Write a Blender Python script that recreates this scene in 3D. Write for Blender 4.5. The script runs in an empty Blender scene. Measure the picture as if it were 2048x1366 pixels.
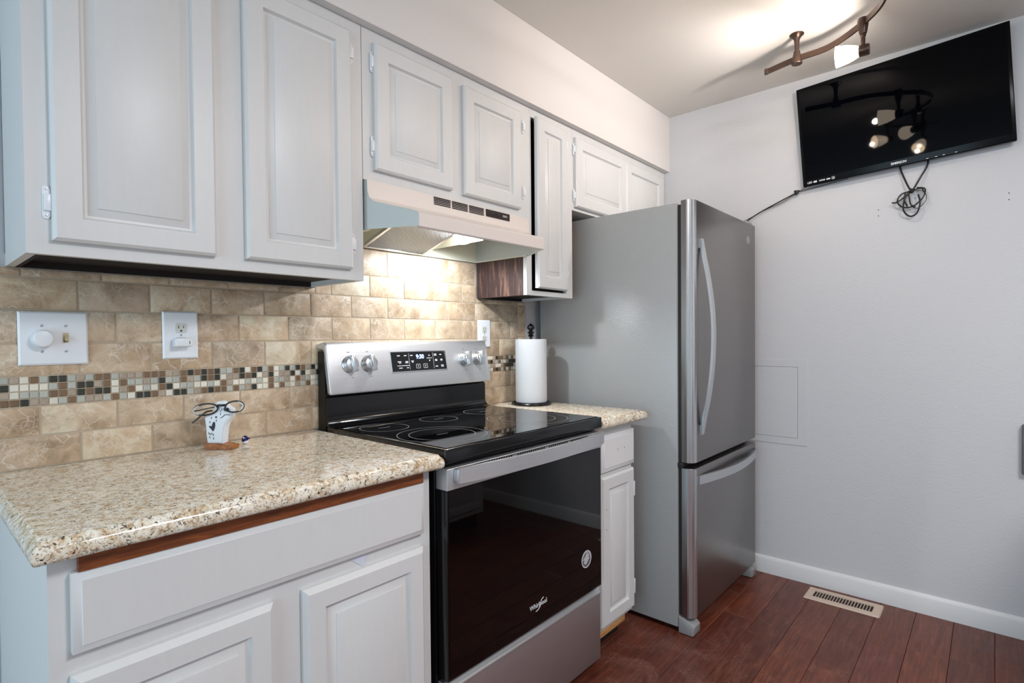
import bpy, bmesh, math, random
from mathutils import Vector, Matrix
random.seed(7)
SC = bpy.context.scene
COL = SC.collection

# ------------------------------------------------------------------ camera
cam_d = bpy.data.cameras.new('camera')
cam = bpy.data.objects.new('camera', cam_d)
COL.objects.link(cam)
SC.camera = cam
cam_d.sensor_width = 36.0
cam_d.lens = 36.0 * 1094.09 / 2048.0
cam_d.shift_y = 11.89 / 2048.0
cam_d.clip_start = 0.02
_r = Vector((0.66047184, -0.75080023, -0.0087159))
_u = Vector((0.01852021, 0.00468536, 0.99981751))
_f = Vector((0.75062238, 0.66051273, -0.01699953))
_m = Matrix.Identity(4)
for i in range(3):
    _m[i][0], _m[i][1], _m[i][2] = _r[i], _u[i], -_f[i]
_m.translation = Vector((-0.94718, -1.71072, 1.21498))
cam.matrix_world = _m

# ------------------------------------------------------------------ world, daylight, exposure
SC.view_settings.view_transform = 'Standard'
SC.view_settings.look = 'None'
SC.view_settings.gamma = 1.0
SC.view_settings.use_curve_mapping = False
SC.view_settings.exposure = -0.12
world = bpy.data.worlds.new('daylight_world')
SC.world = world
world.use_nodes = True
wb = world.node_tree.nodes['Background']
wb.inputs[0].default_value = (0.80, 0.90, 1.0, 1)
wb.inputs[1].default_value = 0.25


def area_light(name, loc, target, sx, sy, power, color):
    d = bpy.data.lights.new(name, 'AREA')
    d.shape = 'RECTANGLE'
    d.size, d.size_y = sx, sy
    d.energy = power
    d.color = color
    o = bpy.data.objects.new(name, d)
    o.location = loc
    o.rotation_euler = (Vector(target) - Vector(loc)).to_track_quat('-Z', 'Y').to_euler()
    COL.objects.link(o)
    return o


# daylight through the two windows of the room (openings are built below)
area_light('window_daylight', (-3.17, -1.35, 1.20), (0, -1.35, 1.15), 2.3, 2.0, 58, (0.60, 0.845, 1.0))
area_light('patio_daylight', (-1.3, -3.56, 1.30), (-1.0, 0, 1.20), 2.4, 1.9, 5, (0.90, 0.95, 1.0))
area_light('ceiling_fill_light', (0.05, -2.55, 2.40), (0.25, -2.3, 0), 0.6, 0.6, 51, (0.955, 0.95, 0.975))  # added fill light, out of view; no ceiling fixture is modelled


# ------------------------------------------------------------------ materials
def lin(c):
    out = []
    for v in c[:3]:
        v = v / 255.0
        out.append(v / 12.92 if v <= 0.04045 else ((v + 0.055) / 1.055) ** 2.4)
    return (out[0], out[1], out[2], 1.0)


def mat(name, rgb, rough=0.5, metal=0.0, spec=0.5, emit=None, estr=0.0, bump=None, coat=0.0, trans=0.0, aniso=0.0):
    """bump = (scale, strength, distance)"""
    m = bpy.data.materials.new(name)
    m.use_nodes = True
    b = m.node_tree.nodes['Principled BSDF']
    b.inputs['Base Color'].default_value = lin(rgb)
    b.inputs['Roughness'].default_value = rough
    b.inputs['Metallic'].default_value = metal
    b.inputs['Specular IOR Level'].default_value = spec
    b.inputs['Coat Weight'].default_value = coat
    b.inputs['Coat Roughness'].default_value = 0.03
    b.inputs['Transmission Weight'].default_value = trans
    b.inputs['Anisotropic'].default_value = aniso
    if emit:
        b.inputs['Emission Color'].default_value = lin(emit)
        b.inputs['Emission Strength'].default_value = estr
    if bump:
        nt = m.node_tree
        tc = nt.nodes.new('ShaderNodeTexCoord')
        nz = nt.nodes.new('ShaderNodeTexNoise')
        nz.inputs['Scale'].default_value = bump[0]
        nz.inputs['Detail'].default_value = 4
        bp = nt.nodes.new('ShaderNodeBump')
        bp.inputs['Strength'].default_value = bump[1]
        bp.inputs['Distance'].default_value = bump[2]
        nt.links.new(tc.outputs['Object'], nz.inputs['Vector'])
        nt.links.new(nz.outputs['Fac'], bp.inputs['Height'])
        nt.links.new(bp.outputs['Normal'], b.inputs['Normal'])
    return m


class NT:
    """tiny node helper"""
    def __init__(s, name, rough=0.5, spec=0.5):
        s.m = bpy.data.materials.new(name)
        s.m.use_nodes = True
        s.nt = s.m.node_tree
        s.b = s.nt.nodes['Principled BSDF']
        s.b.inputs['Roughness'].default_value = rough
        s.b.inputs['Specular IOR Level'].default_value = spec
        s.tc = s.nt.nodes.new('ShaderNodeTexCoord')

    def n(s, t, **k):
        nd = s.nt.nodes.new(t)
        for a, v in k.items():
            if a in nd.inputs.keys():
                nd.inputs[a].default_value = v
            else:
                setattr(nd, a, v)
        return nd

    def l(s, a, b):
        s.nt.links.new(a, b)

    def mapping(s, scale=(1, 1, 1), rot=(0, 0, 0), src=None):
        mp = s.nt.nodes.new('ShaderNodeMapping')
        mp.inputs['Scale'].default_value = scale
        mp.inputs['Rotation'].default_value = rot
        s.l(src or s.tc.outputs['Object'], mp.inputs['Vector'])
        return mp.outputs['Vector']

    def noise(s, vec, scale, detail=4, rough=0.5, dist=0.0):
        nd = s.nt.nodes.new('ShaderNodeTexNoise')
        nd.inputs['Scale'].default_value = scale
        nd.inputs['Detail'].default_value = detail
        nd.inputs['Roughness'].default_value = rough
        nd.inputs['Distortion'].default_value = dist
        s.l(vec, nd.inputs['Vector'])
        return nd

    def ramp(s, fac, stops):
        nd = s.nt.nodes.new('ShaderNodeValToRGB')
        e = nd.color_ramp.elements
        while len(e) < len(stops):
            e.new(0.5)
        for i, (p, c) in enumerate(stops):
            e[i].position = p
            e[i].color = lin(c) if len(c) == 3 else c
        s.l(fac, nd.inputs['Fac'])
        return nd.outputs['Color']

    def mix(s, fac, a, b, mode='MIX'):
        nd = s.nt.nodes.new('ShaderNodeMix')
        nd.data_type = 'RGBA'
        nd.blend_type = mode
        for inp, v in ((0, fac), (6, a), (7, b)):
            if hasattr(v, 'links'):
                s.l(v, nd.inputs[inp])
            elif inp == 0:
                nd.inputs[0].default_value = v
            else:
                nd.inputs[inp].default_value = v
        return nd.outputs[2]

    def bump(s, h, strength, dist):
        bp = s.nt.nodes.new('ShaderNodeBump')
        bp.inputs['Strength'].default_value = strength
        bp.inputs['Distance'].default_value = dist
        s.l(h, bp.inputs['Height'])
        s.l(bp.outputs['Normal'], s.b.inputs['Normal'])


W4 = lambda v: (v, v, v, 1)


def marble_tile_material():
    s = NT('marble_subway_tile', 0.42, 0.5)
    at = s.n('ShaderNodeAttribute', attribute_name='tint')
    add = s.n('ShaderNodeVectorMath', operation='MULTIPLY_ADD')
    add.inputs[1].default_value = (9, 9, 9)
    s.l(at.outputs['Color'], add.inputs[0])
    s.l(s.tc.outputs['Object'], add.inputs[2])
    v = add.outputs[0]
    big = s.noise(v, 13, 5, 0.6, 0.6)
    base = s.ramp(big.outputs['Fac'], [(0.28, (154, 130, 105)), (0.50, (192, 169, 143)), (0.74, (222, 206, 186))])
    base = s.mix(0.62, base, at.outputs['Color'], 'OVERLAY')
    wob = s.noise(v, 9, 4, 0.6)
    dv = s.n('ShaderNodeVectorMath', operation='MULTIPLY_ADD')
    dv.inputs[1].default_value = (0.09, 0.09, 0.09)
    s.l(wob.outputs['Color'], dv.inputs[0])
    s.l(v, dv.inputs[2])
    vo = s.n('ShaderNodeTexVoronoi', feature='DISTANCE_TO_EDGE')
    vo.inputs['Scale'].default_value = 26
    s.l(dv.outputs[0], vo.inputs['Vector'])
    vein = s.ramp(vo.outputs['Distance'], [(0.0, W4(1)), (0.05, W4(0))])
    vo2 = s.n('ShaderNodeTexVoronoi', feature='DISTANCE_TO_EDGE')
    vo2.inputs['Scale'].default_value = 58
    s.l(dv.outputs[0], vo2.inputs['Vector'])
    vein2 = s.ramp(vo2.outputs['Distance'], [(0.0, W4(0.75)), (0.07, W4(0))])
    msk2 = s.ramp(s.noise(v, 11, 3).outputs['Fac'], [(0.50, W4(0)), (0.62, W4(1))])
    vein2 = s.mix(1.0, vein2, msk2, 'MULTIPLY')
    msk = s.ramp(s.noise(v, 16, 3).outputs['Fac'], [(0.42, W4(0)), (0.58, W4(1))])
    vm = s.mix(1.0, vein, msk, 'MULTIPLY')
    vm = s.mix(1.0, vm, vein2, 'LIGHTEN')
    vm = s.mix(1.0, vm, W4(0.58), 'MULTIPLY')
    base = s.mix(vm, base, lin((232, 223, 209)))
    dk = s.ramp(s.noise(v, 48, 3, 0.7).outputs['Fac'], [(0.30, W4(0.30)), (0.44, W4(0))])
    base = s.mix(dk, base, lin((122, 100, 80)))
    s.l(base, s.b.inputs['Base Color'])
    s.bump(s.noise(v, 60, 4).outputs['Fac'], 0.25, 0.002)
    return s.m


def mosaic_material():
    s = NT('mosaic_glass_and_stone', 0.3, 0.6)
    at = s.n('ShaderNodeAttribute', attribute_name='tint')
    nz = s.noise(s.tc.outputs['Object'], 160, 4, 0.7)
    fac = s.n('ShaderNodeMath', operation='MULTIPLY')
    fac.inputs[1].default_value = 0.55
    s.l(at.outputs['Alpha'], fac.inputs[0])
    sp = s.ramp(nz.outputs['Fac'], [(0.38, (96, 92, 88)), (0.6, (160, 160, 160))])
    c = s.mix(fac.outputs[0], at.outputs['Color'], sp, 'OVERLAY')
    s.l(c, s.b.inputs['Base Color'])
    rr = s.n('ShaderNodeMath', operation='MULTIPLY_ADD')
    rr.inputs[1].default_value = 0.4
    rr.inputs[2].default_value = 0.10
    s.l(at.outputs['Alpha'], rr.inputs[0])
    s.l(rr.outputs[0], s.b.inputs['Roughness'])
    return s.m


def granite_material():
    s = NT('speckled_granite', 0.13, 0.5)
    o = s.tc.outputs['Object']
    n1 = s.noise(o, 55, 5, 0.65, 0.9)
    base = s.ramp(n1.outputs['Fac'], [(0.30, (160, 128, 92)), (0.41, (206, 182, 150)), (0.50, (228, 215, 194)), (0.68, (242, 237, 226))])
    nb = s.noise(o, 105, 4, 0.6, 1.2)
    bw = s.ramp(nb.outputs['Fac'], [(0.57, W4(0)), (0.64, W4(0.7))])
    base = s.mix(bw, base, lin((166, 128, 86)))
    n2 = s.noise(o, 120, 3, 0.65, 1.6)
    dk = s.ramp(n2.outputs['Fac'], [(0.36, W4(1)), (0.42, W4(0))])
    base = s.mix(dk, base, lin((58, 46, 36)))
    n3 = s.noise(o, 170, 2, 0.6, 0.5)
    gy = s.ramp(n3.outputs['Fac'], [(0.60, W4(0)), (0.66, W4(0.85))])
    base = s.mix(gy, base, lin((112, 108, 100)))
    n4 = s.noise(o, 80, 2, 0.5, 0.6)
    tn = s.ramp(n4.outputs['Fac'], [(0.60, W4(0)), (0.68, W4(0.8))])
    base = s.mix(tn, base, lin((240, 234, 222)))
    s.l(base, s.b.inputs['Base Color'])
    s.bump(n2.outputs['Fac'], 0.08, 0.001)
    return s.m


def wood_floor_material():
    s = NT('reddish_brown_plank', 0.34, 0.5)
    at = s.n('ShaderNodeAttribute', attribute_name='tint')
    off = s.n('ShaderNodeVectorMath', operation='MULTIPLY_ADD')
    off.inputs[1].default_value = (5, 5, 5)
    s.l(at.outputs['Color'], off.inputs[0])
    s.l(s.tc.outputs['Object'], off.inputs[2])
    g = s.mapping((2.2, 26, 26), src=off.outputs[0])
    grain = s.noise(g, 3.0, 6, 0.62, 0.5)
    base = s.ramp(grain.outputs['Fac'], [(0.25, (72, 33, 22)), (0.55, (103, 52, 35)), (0.8, (130, 74, 50))])
    base = s.mix(0.55, base, at.outputs['Color'], 'OVERLAY')
    # dusty scuffs near the appliances
    d1 = s.noise(s.tc.outputs['Object'], 5.0, 6, 0.7, 1.4)
    d2 = s.noise(s.mapping((14, 50, 1), (0, 0, 0.6)), 4.0, 5, 0.75, 1.5)
    ds = s.mix(1.0, d1.outputs['Fac'], d2.outputs['Fac'], 'MULTIPLY')
    dm = s.ramp(ds, [(0.32, W4(0)), (0.46, W4(0.35))])
    gr = s.n('ShaderNodeTexGradient', gradient_type='SPHERICAL')
    gm = s.n('ShaderNodeMapping')
    gm.inputs['Location'].default_value = (-0.95, 0.85, 0)
    gm.inputs['Scale'].default_value = (0.85, 1.0, 1.0)
    s.l(s.tc.outputs['Object'], gm.inputs['Vector'])
    s.l(gm.outputs['Vector'], gr.inputs['Vector'])
    d3 = s.noise(s.mapping((22, 60, 1), (0, 0, -0.5)), 5.0, 6, 0.8, 2.0)
    fine = s.ramp(d3.outputs['Fac'], [(0.50, W4(0)), (0.66, W4(1))])
    near = s.mix(1.0, fine, s.ramp(gr.outputs['Fac'], [(0.05, W4(0)), (0.7, W4(0.6))]), 'MULTIPLY')
    patch = s.ramp(d1.outputs['Fac'], [(0.48, W4(0)), (0.60, W4(1))])
    near = s.mix(1.0, near, patch, 'MULTIPLY')
    dm = s.mix(1.0, dm, near, 'LIGHTEN')
    base = s.mix(dm, base, lin((186, 146, 132)))
    s.l(base, s.b.inputs['Base Color'])
    rr = s.ramp(d1.outputs['Fac'], [(0.3, W4(0.28)), (0.7, W4(0.46))])
    s.l(rr, s.b.inputs['Roughness'])
    s.bump(grain.outputs['Fac'], 0.12, 0.002)
    return s.m


def wood_material(name, c1, c2, c3, scale=(3, 3, 30), rough=0.5, rot=(0, 0, 0)):
    s = NT(name, rough, 0.4)
    g = s.mapping(scale, rot)
    n = s.noise(g, 4, 6, 0.65, 0.6)
    s.l(s.ramp(n.outputs['Fac'], [(0.3, c1), (0.52, c2), (0.75, c3)]), s.b.inputs['Base Color'])
    s.bump(n.outputs['Fac'], 0.1, 0.002)
    return s.m


def brushed_material(name, c1, c2, rough=0.3, scale=(2, 2, 200), metal=1.0):
    s = NT(name, rough, 0.5)
    s.b.inputs['Metallic'].default_value = metal
    g = s.mapping(scale)
    n = s.noise(g, 3, 4, 0.6)
    s.l(s.ramp(n.outputs['Fac'], [(0.3, c1), (0.7, c2)]), s.b.inputs['Base Color'])
    r = s.ramp(n.outputs['Fac'], [(0.3, W4(rough - 0.05)), (0.7, W4(rough + 0.06))])
    s.l(r, s.b.inputs['Roughness'])
    return s.m


def filter_material():
    s = NT('aluminium_filter_mesh', 0.35, 0.5)
    s.b.inputs['Metallic'].default_value = 0.85
    w1 = s.n('ShaderNodeTexWave', wave_type='BANDS')
    w1.inputs['Scale'].default_value = 62
    s.l(s.mapping((1, 1, 1), (0, 0, 0.785)), w1.inputs['Vector'])
    w2 = s.n('ShaderNodeTexWave', wave_type='BANDS')
    w2.inputs['Scale'].default_value = 62
    s.l(s.mapping((1, 1, 1), (0, 0, -0.785)), w2.inputs['Vector'])
    m = s.mix(1.0, w1.outputs['Fac'], w2.outputs['Fac'], 'MULTIPLY')
    s.l(s.ramp(m, [(0.05, (96, 96, 98)), (0.45, (214, 216, 218))]), s.b.inputs['Base Color'])
    s.bump(m, 0.8, 0.004)
    return s.m


def paint_material(name, rgb, rough, amp):
    s = NT(name, rough, 0.45)
    n = s.noise(s.mapping((8, 8, 1.2)), 9, 4, 0.6)
    c = tuple(max(0, v - amp) for v in rgb)
    s.l(s.ramp(n.outputs['Fac'], [(0.35, c), (0.65, rgb)]), s.b.inputs['Base Color'])
    s.bump(s.noise(s.mapping((60, 60, 20)), 6, 4).outputs['Fac'], 0.03, 0.0008)
    return s.m


M = dict(
    cab=paint_material('white_cabinet_paint', (214, 213, 212), 0.38, 2),
    wall=mat('light_grey_wall_paint', (203, 202, 204), 0.75, bump=(140, 0.25, 0.003)),
    wallw=mat('white_wall_paint', (221, 216, 213), 0.75, bump=(120, 0.15, 0.002)),
    ceil=mat('white_ceiling_paint', (216, 211, 205), 0.85, bump=(90, 0.15, 0.003)),
    base=mat('white_trim_paint', (222, 221, 221), 0.4),
    tile=marble_tile_material(), mosaic=mosaic_material(),
    grout=mat('beige_grout', (186, 169, 148), 0.9, bump=(300, 0.4, 0.002)),
    granite=granite_material(), floor=wood_floor_material(),
    seam=mat('dark_floor_gap', (30, 14, 10), 0.8),
    darkwood=wood_material('dark_stained_wood', (38, 26, 26), (62, 44, 43), (146, 110, 88), (16, 16, 1.6), 0.5),
    under=mat('dark_wood_and_shade', (26, 16, 12), 0.8),  # dark wood, near-black because the shade beneath the cabinets is in the colour
    redwood=wood_material('reddish_wood_strip', (84, 42, 20), (124, 66, 32), (150, 86, 44), (3, 30, 30), 0.45),
    rawwood=wood_material('raw_pine_wood', (150, 96, 52), (196, 142, 88), (218, 170, 116), (4, 30, 30), 0.6),
    steel=brushed_material('brushed_stainless_steel', (205, 205, 207), (214, 214, 216), 0.40, (1.5, 1.5, 220), 0.82),
    steeld=brushed_material('darker_brushed_stainless', (146, 141, 139), (156, 151, 149), 0.33, (180, 180, 2)),
    drawer=brushed_material('dark_stainless_drawer', (164, 150, 150), (172, 158, 158), 0.38, (2, 2, 160), 0.7),
    satin=mat('satin_metal', (206, 207, 209), 0.26, 0.9),
    chrome=mat('polished_chrome', (215, 217, 220), 0.12, 1.0),
    fside=mat('textured_grey_enamel', (160, 160, 159), 0.22, 0.0, 0.5, bump=(210, 0.32, 0.0024)),
    gasket=mat('dark_rubber_gasket', (34, 32, 32), 0.6),
    greyp=mat('grey_plastic', (150, 148, 148), 0.45),
    black=mat('black_enamel', (9, 9, 11), 0.16, 0, 0.5),
    blackm=mat('matt_black', (14, 14, 15), 0.5),
    glass=mat('black_glass', (4, 4, 5), 0.03, 0, 0.6),
    ovglass=mat('black_oven_glass', (7, 5, 5), 0.025, 0, 0.45),
    ring=mat('printed_grey_ring', (132, 134, 138), 0.4),
    hood=mat('almond_hood_enamel', (222, 211, 204), 0.4, 0, 0.5),
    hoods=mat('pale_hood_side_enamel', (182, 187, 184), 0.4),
    hoodin=mat('cream_hood_interior', (226, 224, 204), 0.4),
    dark=mat('dark_slot', (40, 26, 24), 0.7),
    filt=filter_material(),
    lamp=mat('lit_lamp_lens', (255, 255, 255), 0.3, emit=(255, 255, 255), estr=45),
    bulb=mat('lit_frosted_glass_shade', (255, 240, 215), 0.3, emit=(255, 234, 210), estr=15),
    bronze=mat('oil_rubbed_bronze', (74, 58, 50), 0.35, 0.7),
    tv=mat('black_tv_screen', (2, 3, 6), 0.03, 0, 0.12),
    tvb=mat('black_tv_bezel', (6, 6, 7), 0.2, 0, 0.15),
    silver=mat('printed_silver', (214, 214, 216), 0.4),
    white=mat('white_plastic', (232, 234, 238), 0.3),
    socket=mat('off_white_socket', (206, 206, 200), 0.35),
    ivory=mat('ivory_toggle', (202, 186, 146), 0.35),
    slot=mat('black_slot', (18, 17, 16), 0.6),
    screw=mat('painted_screw', (196, 198, 202), 0.3, 0.4),
    paper=mat('white_paper_towel', (208, 209, 211), 0.9, bump=(240, 0.35, 0.003)),
    card=mat('cardboard_core', (150, 120, 90), 0.9),
    iron=mat('black_iron', (18, 18, 20), 0.28, 0.3),
    figure=mat('white_painted_wood', (228, 232, 238), 0.45),
    ink=mat('black_ink', (16, 15, 18), 0.5),
    frame=mat('black_spectacle_frame', (10, 10, 12), 0.15),
    dot=mat('pale_frame_dots', (225, 225, 225), 0.3),
    lens=mat('clear_lens', (255, 255, 255), 0.02, 0, 0.5, trans=1.0),
    standwood=wood_material('varnished_stand_wood', (110, 60, 26), (160, 98, 50), (196, 140, 84), (8, 30, 30), 0.35),
    bluegl=mat('cobalt_blue_glass', (26, 24, 92), 0.08),
    cable=mat('black_cable', (12, 11, 11), 0.45),
    browncable=mat('brown_cable', (46, 26, 20), 0.45),
    vent=mat('beige_register_metal', (206, 184, 166), 0.4),
    digit=mat('lit_blue_digits', (190, 205, 255), 0.3, emit=(120, 150, 255), estr=5),
    tag=mat('printed_paper_tag', (206, 208, 220), 0.8),
    darkgrey=mat('dark_grey_plastic', (96, 98, 106), 0.5),
    sticker=mat('grey_sticker', (96, 92, 98), 0.5),
    wframe=mat('white_window_frame', (230, 230, 230), 0.4),
)


M['lens'].node_tree.nodes['Principled BSDF'].inputs['IOR'].default_value = 1.15


# ------------------------------------------------------------------ object helpers
ORIG = {}


def thing(name, label, cat, loc=(0, 0, 0), group=None, local=False):
    o = bpy.data.objects.new(name, None)
    o.empty_display_size = 0.05
    o.location = loc
    COL.objects.link(o)
    o['label'] = label
    o['category'] = cat
    if group:
        o['group'] = group
    ORIG[o.name] = Vector((0, 0, 0)) if local else Vector(loc)
    return o


def finish(me, angle=35):
    me.polygons.foreach_set('use_smooth', [True] * len(me.polygons))
    me.set_sharp_from_angle(angle=math.radians(angle))


def part(name, bm, material, parent=None, angle=35, label=None):
    """parts are modelled in world coordinates (or the thing's own, when it is local)"""
    o_loc = Vector((0, 0, 0))
    if parent is not None:
        p = parent
        while p.parent is not None:
            p = p.parent
        o_loc = ORIG.get(p.name, Vector((0, 0, 0)))
    bm.normal_update()
    bmesh.ops.translate(bm, verts=bm.verts, vec=-o_loc)
    me = bpy.data.meshes.new(name)
    bm.to_mesh(me)
    bm.free()
    finish(me, angle)
    mats = material if isinstance(material, (list, tuple)) else [material]
    for x in mats:
        me.materials.append(x)
    o = bpy.data.objects.new(name, me)
    COL.objects.link(o)
    if parent is not None:
        o.parent = parent
    if label:
        o['label'] = label
    return o


def struct(name, bm, material, angle=35):
    o = part(name, bm, material, None, angle)
    o['kind'] = 'structure'
    return o


def solo(name, bm, material, label, cat, loc, group=None, angle=35):
    """a thing that is one single mesh, origin at loc"""
    bmesh.ops.translate(bm, verts=bm.verts, vec=-Vector(loc))
    o = part(name, bm, material, None, angle)
    o.location = loc
    ORIG[o.name] = Vector(loc)
    o['label'] = label
    o['category'] = cat
    if group:
        o['group'] = group
    return o


def B():
    return bmesh.new()


def merge(bm, tmp, mi=0):
    for fc in tmp.faces:
        fc.material_index = mi
    me = bpy.data.meshes.new('tmp')
    tmp.to_mesh(me)
    tmp.free()
    bm.from_mesh(me)
    bpy.data.meshes.remove(me)


def box(bm, x0, x1, y0, y1, z0, z1, bev=0.0, seg=2, mi=0):
    t = bmesh.new()
    bmesh.ops.create_cube(t, size=1.0)
    for v in t.verts:
        v.co = Vector(((x0 + x1) / 2 + v.co.x * (x1 - x0), (y0 + y1) / 2 + v.co.y * (y1 - y0), (z0 + z1) / 2 + v.co.z * (z1 - z0)))
    if bev > 0:
        bmesh.ops.bevel(t, geom=list(t.edges), offset=bev, segments=seg, profile=0.5, affect='EDGES')
    bmesh.ops.recalc_face_normals(t, faces=t.faces)
    merge(bm, t, mi)
    return bm


def prism(bm, pts, axis, a, b, bev=0.0, seg=2, mi=0):
    """extrude a closed 2D outline along axis. axis 'x': pts=(y,z); 'y': (x,z); 'z': (x,y)"""
    def to3(q, w):
        return {'x': (w, q[0], q[1]), 'y': (q[0], w, q[1]), 'z': (q[0], q[1], w)}[axis]
    t = bmesh.new()
    A = [t.verts.new(to3(q, a)) for q in pts]
    Bv = [t.verts.new(to3(q, b)) for q in pts]
    n = len(pts)
    fa = t.faces.new(A)
    fb = t.faces.new(list(reversed(Bv)))
    for i in range(n):
        t.faces.new((A[i], Bv[i], Bv[(i + 1) % n], A[(i + 1) % n]))
    bmesh.ops.recalc_face_normals(t, faces=t.faces)
    if bev > 0:
        caps = [e for e in t.edges if (e.verts[0] in A and e.verts[1] in A) or (e.verts[0] in Bv and e.verts[1] in Bv)]
        bmesh.ops.bevel(t, geom=caps, offset=bev, segments=seg, profile=0.5, affect='EDGES')
    bmesh.ops.recalc_face_normals(t, faces=t.faces)
    merge(bm, t, mi)
    return bm


def lathe(bm, prof, c, axis='z', seg=32, mi=0, sx=1.0):
    """prof: list of (radius, height) from c along axis (a Vector or a letter)"""
    ax = {'x': Vector((1, 0, 0)), 'y': Vector((0, 1, 0)), 'z': Vector((0, 0, 1))}[axis] if isinstance(axis, str) else Vector(axis).normalized()
    up = Vector((0, 0, 1)) if abs(ax.z) < 0.9 else Vector((1, 0, 0))
    e1 = ax.cross(up).normalized()
    e2 = ax.cross(e1).normalized()
    c = Vector(c)
    t = bmesh.new()
    rings = []
    for (r, h) in prof:
        if r < 1e-6:
            rings.append([t.verts.new(c + ax * h)])
        else:
            rings.append([t.verts.new(c + ax * h + (e1 * math.cos(2 * math.pi * k / seg) * sx + e2 * math.sin(2 * math.pi * k / seg)) * r) for k in range(seg)])
    for a, b in zip(rings, rings[1:]):
        for k in range(seg):
            k2 = (k + 1) % seg
            if len(a) == 1 and len(b) == 1:
                continue
            if len(a) == 1:
                t.faces.new((a[0], b[k2], b[k]))
            elif len(b) == 1:
                t.faces.new((a[k], a[k2], b[0]))
            else:
                t.faces.new((a[k], a[k2], b[k2], b[k]))
    bmesh.ops.recalc_face_normals(t, faces=t.faces)
    merge(bm, t, mi)
    return bm


def smooth_path(pts, n=8, closed=False):
    pts = [Vector(q) for q in pts]
    out = []
    N = len(pts)
    rng = N if closed else N - 1
    for i in range(rng):
        p1, p2 = pts[i], pts[(i + 1) % N]
        p0 = pts[(i - 1) % N] if (closed or i > 0) else p1
        p3 = pts[(i + 2) % N] if (closed or i + 2 < N) else p2
        for k in range(n):
            t = k / n
            out.append(0.5 * ((2 * p1) + (p2 - p0) * t + (2 * p0 - 5 * p1 + 4 * p2 - p3) * t * t + (3 * p1 - p0 - 3 * p2 + p3) * t ** 3))
    if not closed:
        out.append(pts[-1])
    return out


def tube(bm, pts, r, seg=8, closed=False, mi=0, flat=None):
    """swept tube; flat=(half_w, half_h, up vector) sweeps a rectangle instead"""
    t = bmesh.new()
    N = len(pts)
    pts = [Vector(q) for q in pts]
    rings = []
    prev = None
    for i in range(N):
        if closed:
            d = pts[(i + 1) % N] - pts[(i - 1) % N]
        else:
            d = pts[min(i + 1, N - 1)] - pts[max(i - 1, 0)]
        d.normalize()
        if flat:
            up = Vector(flat[2])
            e1 = d.cross(up).normalized()
            e2 = e1.cross(d).normalized()
            w, h = flat[0], flat[1]
            rings.append([t.verts.new(pts[i] + e1 * a * w + e2 * b * h) for a, b in ((-1, -1), (1, -1), (1, 1), (-1, 1))])
        else:
            if prev is None:
                up = Vector((0, 0, 1)) if abs(d.z) < 0.9 else Vector((1, 0, 0))
                e1 = d.cross(up).normalized()
            else:
                e1 = (prev - d * prev.dot(d)).normalized()
            prev = e1
            e2 = d.cross(e1)
            rr = r[i] if isinstance(r, (list, tuple)) else r
            rings.append([t.verts.new(pts[i] + (e1 * math.cos(2 * math.pi * k / seg) + e2 * math.sin(2 * math.pi * k / seg)) * rr) for k in range(seg)])
    n = len(rings[0])
    for i in range(N if closed else N - 1):
        a, b = rings[i], rings[(i + 1) % N]
        for k in range(n):
            t.faces.new((a[k], a[(k + 1) % n], b[(k + 1) % n], b[k]))
    if not closed:
        t.faces.new(rings[0])
        t.faces.new(list(reversed(rings[-1])))
    bmesh.ops.recalc_face_normals(t, faces=t.faces)
    merge(bm, t, mi)
    return bm


def rect_stack(bm, fn, levels, mi=0):
    """stack of rectangles: fn(inset)-> 4 corner (u,v), levels: list of (inset, place(u,v)->Vector)"""


def panel_door(bm, x0, x1, z0, z1, yb, th=0.019, raised=True, fw=0.048, cham=0.006, mi=0, fwz=None):
    """raised-panel door facing -y. back at y=yb, front at yb-th"""
    fwz = fwz or fw
    yf = yb - th
    if raised:
        L = [(0, 0, yb), (0, 0, yf + cham), (cham, cham, yf), (fw, fwz, yf), (fw + 0.0015, fwz + 0.0015, yf + 0.004), (fw + 0.005, fwz + 0.005, yf + 0.0085), (fw + 0.010, fwz + 0.010, yf + 0.0098),
             (fw + 0.0255, fwz + 0.0255, yf + 0.0028), (fw + 0.0262, fwz + 0.0262, yf + 0.0008), (fw + 0.0285, fwz + 0.0285, yf)]
    else:
        L = [(0, 0, yb), (0, 0, yf + 0.007), (cham * 0.85, cham * 0.85, yf + 0.002), (cham, cham, yf)]
    t = bmesh.new()
    rings = []
    for (ix, iz, y) in L:
        rings.append([t.verts.new(q) for q in ((x0 + ix, y, z0 + iz), (x1 - ix, y, z0 + iz), (x1 - ix, y, z1 - iz), (x0 + ix, y, z1 - iz))])
    t.faces.new(rings[0])
    for a, b in zip(rings, rings[1:]):
        for k in range(4):
            t.faces.new((a[k], a[(k + 1) % 4], b[(k + 1) % 4], b[k]))
    t.faces.new(list(reversed(rings[-1])))
    bmesh.ops.recalc_face_normals(t, faces=t.faces)
    merge(bm, t, mi)
    return bm


def text_mesh(s, size, mtx, name, material, parent, depth=0.0004, bold=0.0):
    cu = bpy.data.curves.new(name, 'FONT')
    cu.body = s
    cu.size = size
    cu.extrude = depth
    cu.offset = bold
    cu.align_x = 'CENTER'
    cu.align_y = 'CENTER'
    o = bpy.data.objects.new(name, cu)
    COL.objects.link(o)
    dg = bpy.context.evaluated_depsgraph_get()
    me = bpy.data.meshes.new_from_object(o.evaluated_get(dg))
    bpy.data.objects.remove(o)
    bpy.data.curves.remove(cu)
    bm = bmesh.new()
    bm.from_mesh(me)
    bpy.data.meshes.remove(me)
    bmesh.ops.transform(bm, matrix=mtx, verts=bm.verts)
    return part(name, bm, material, parent)


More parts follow.
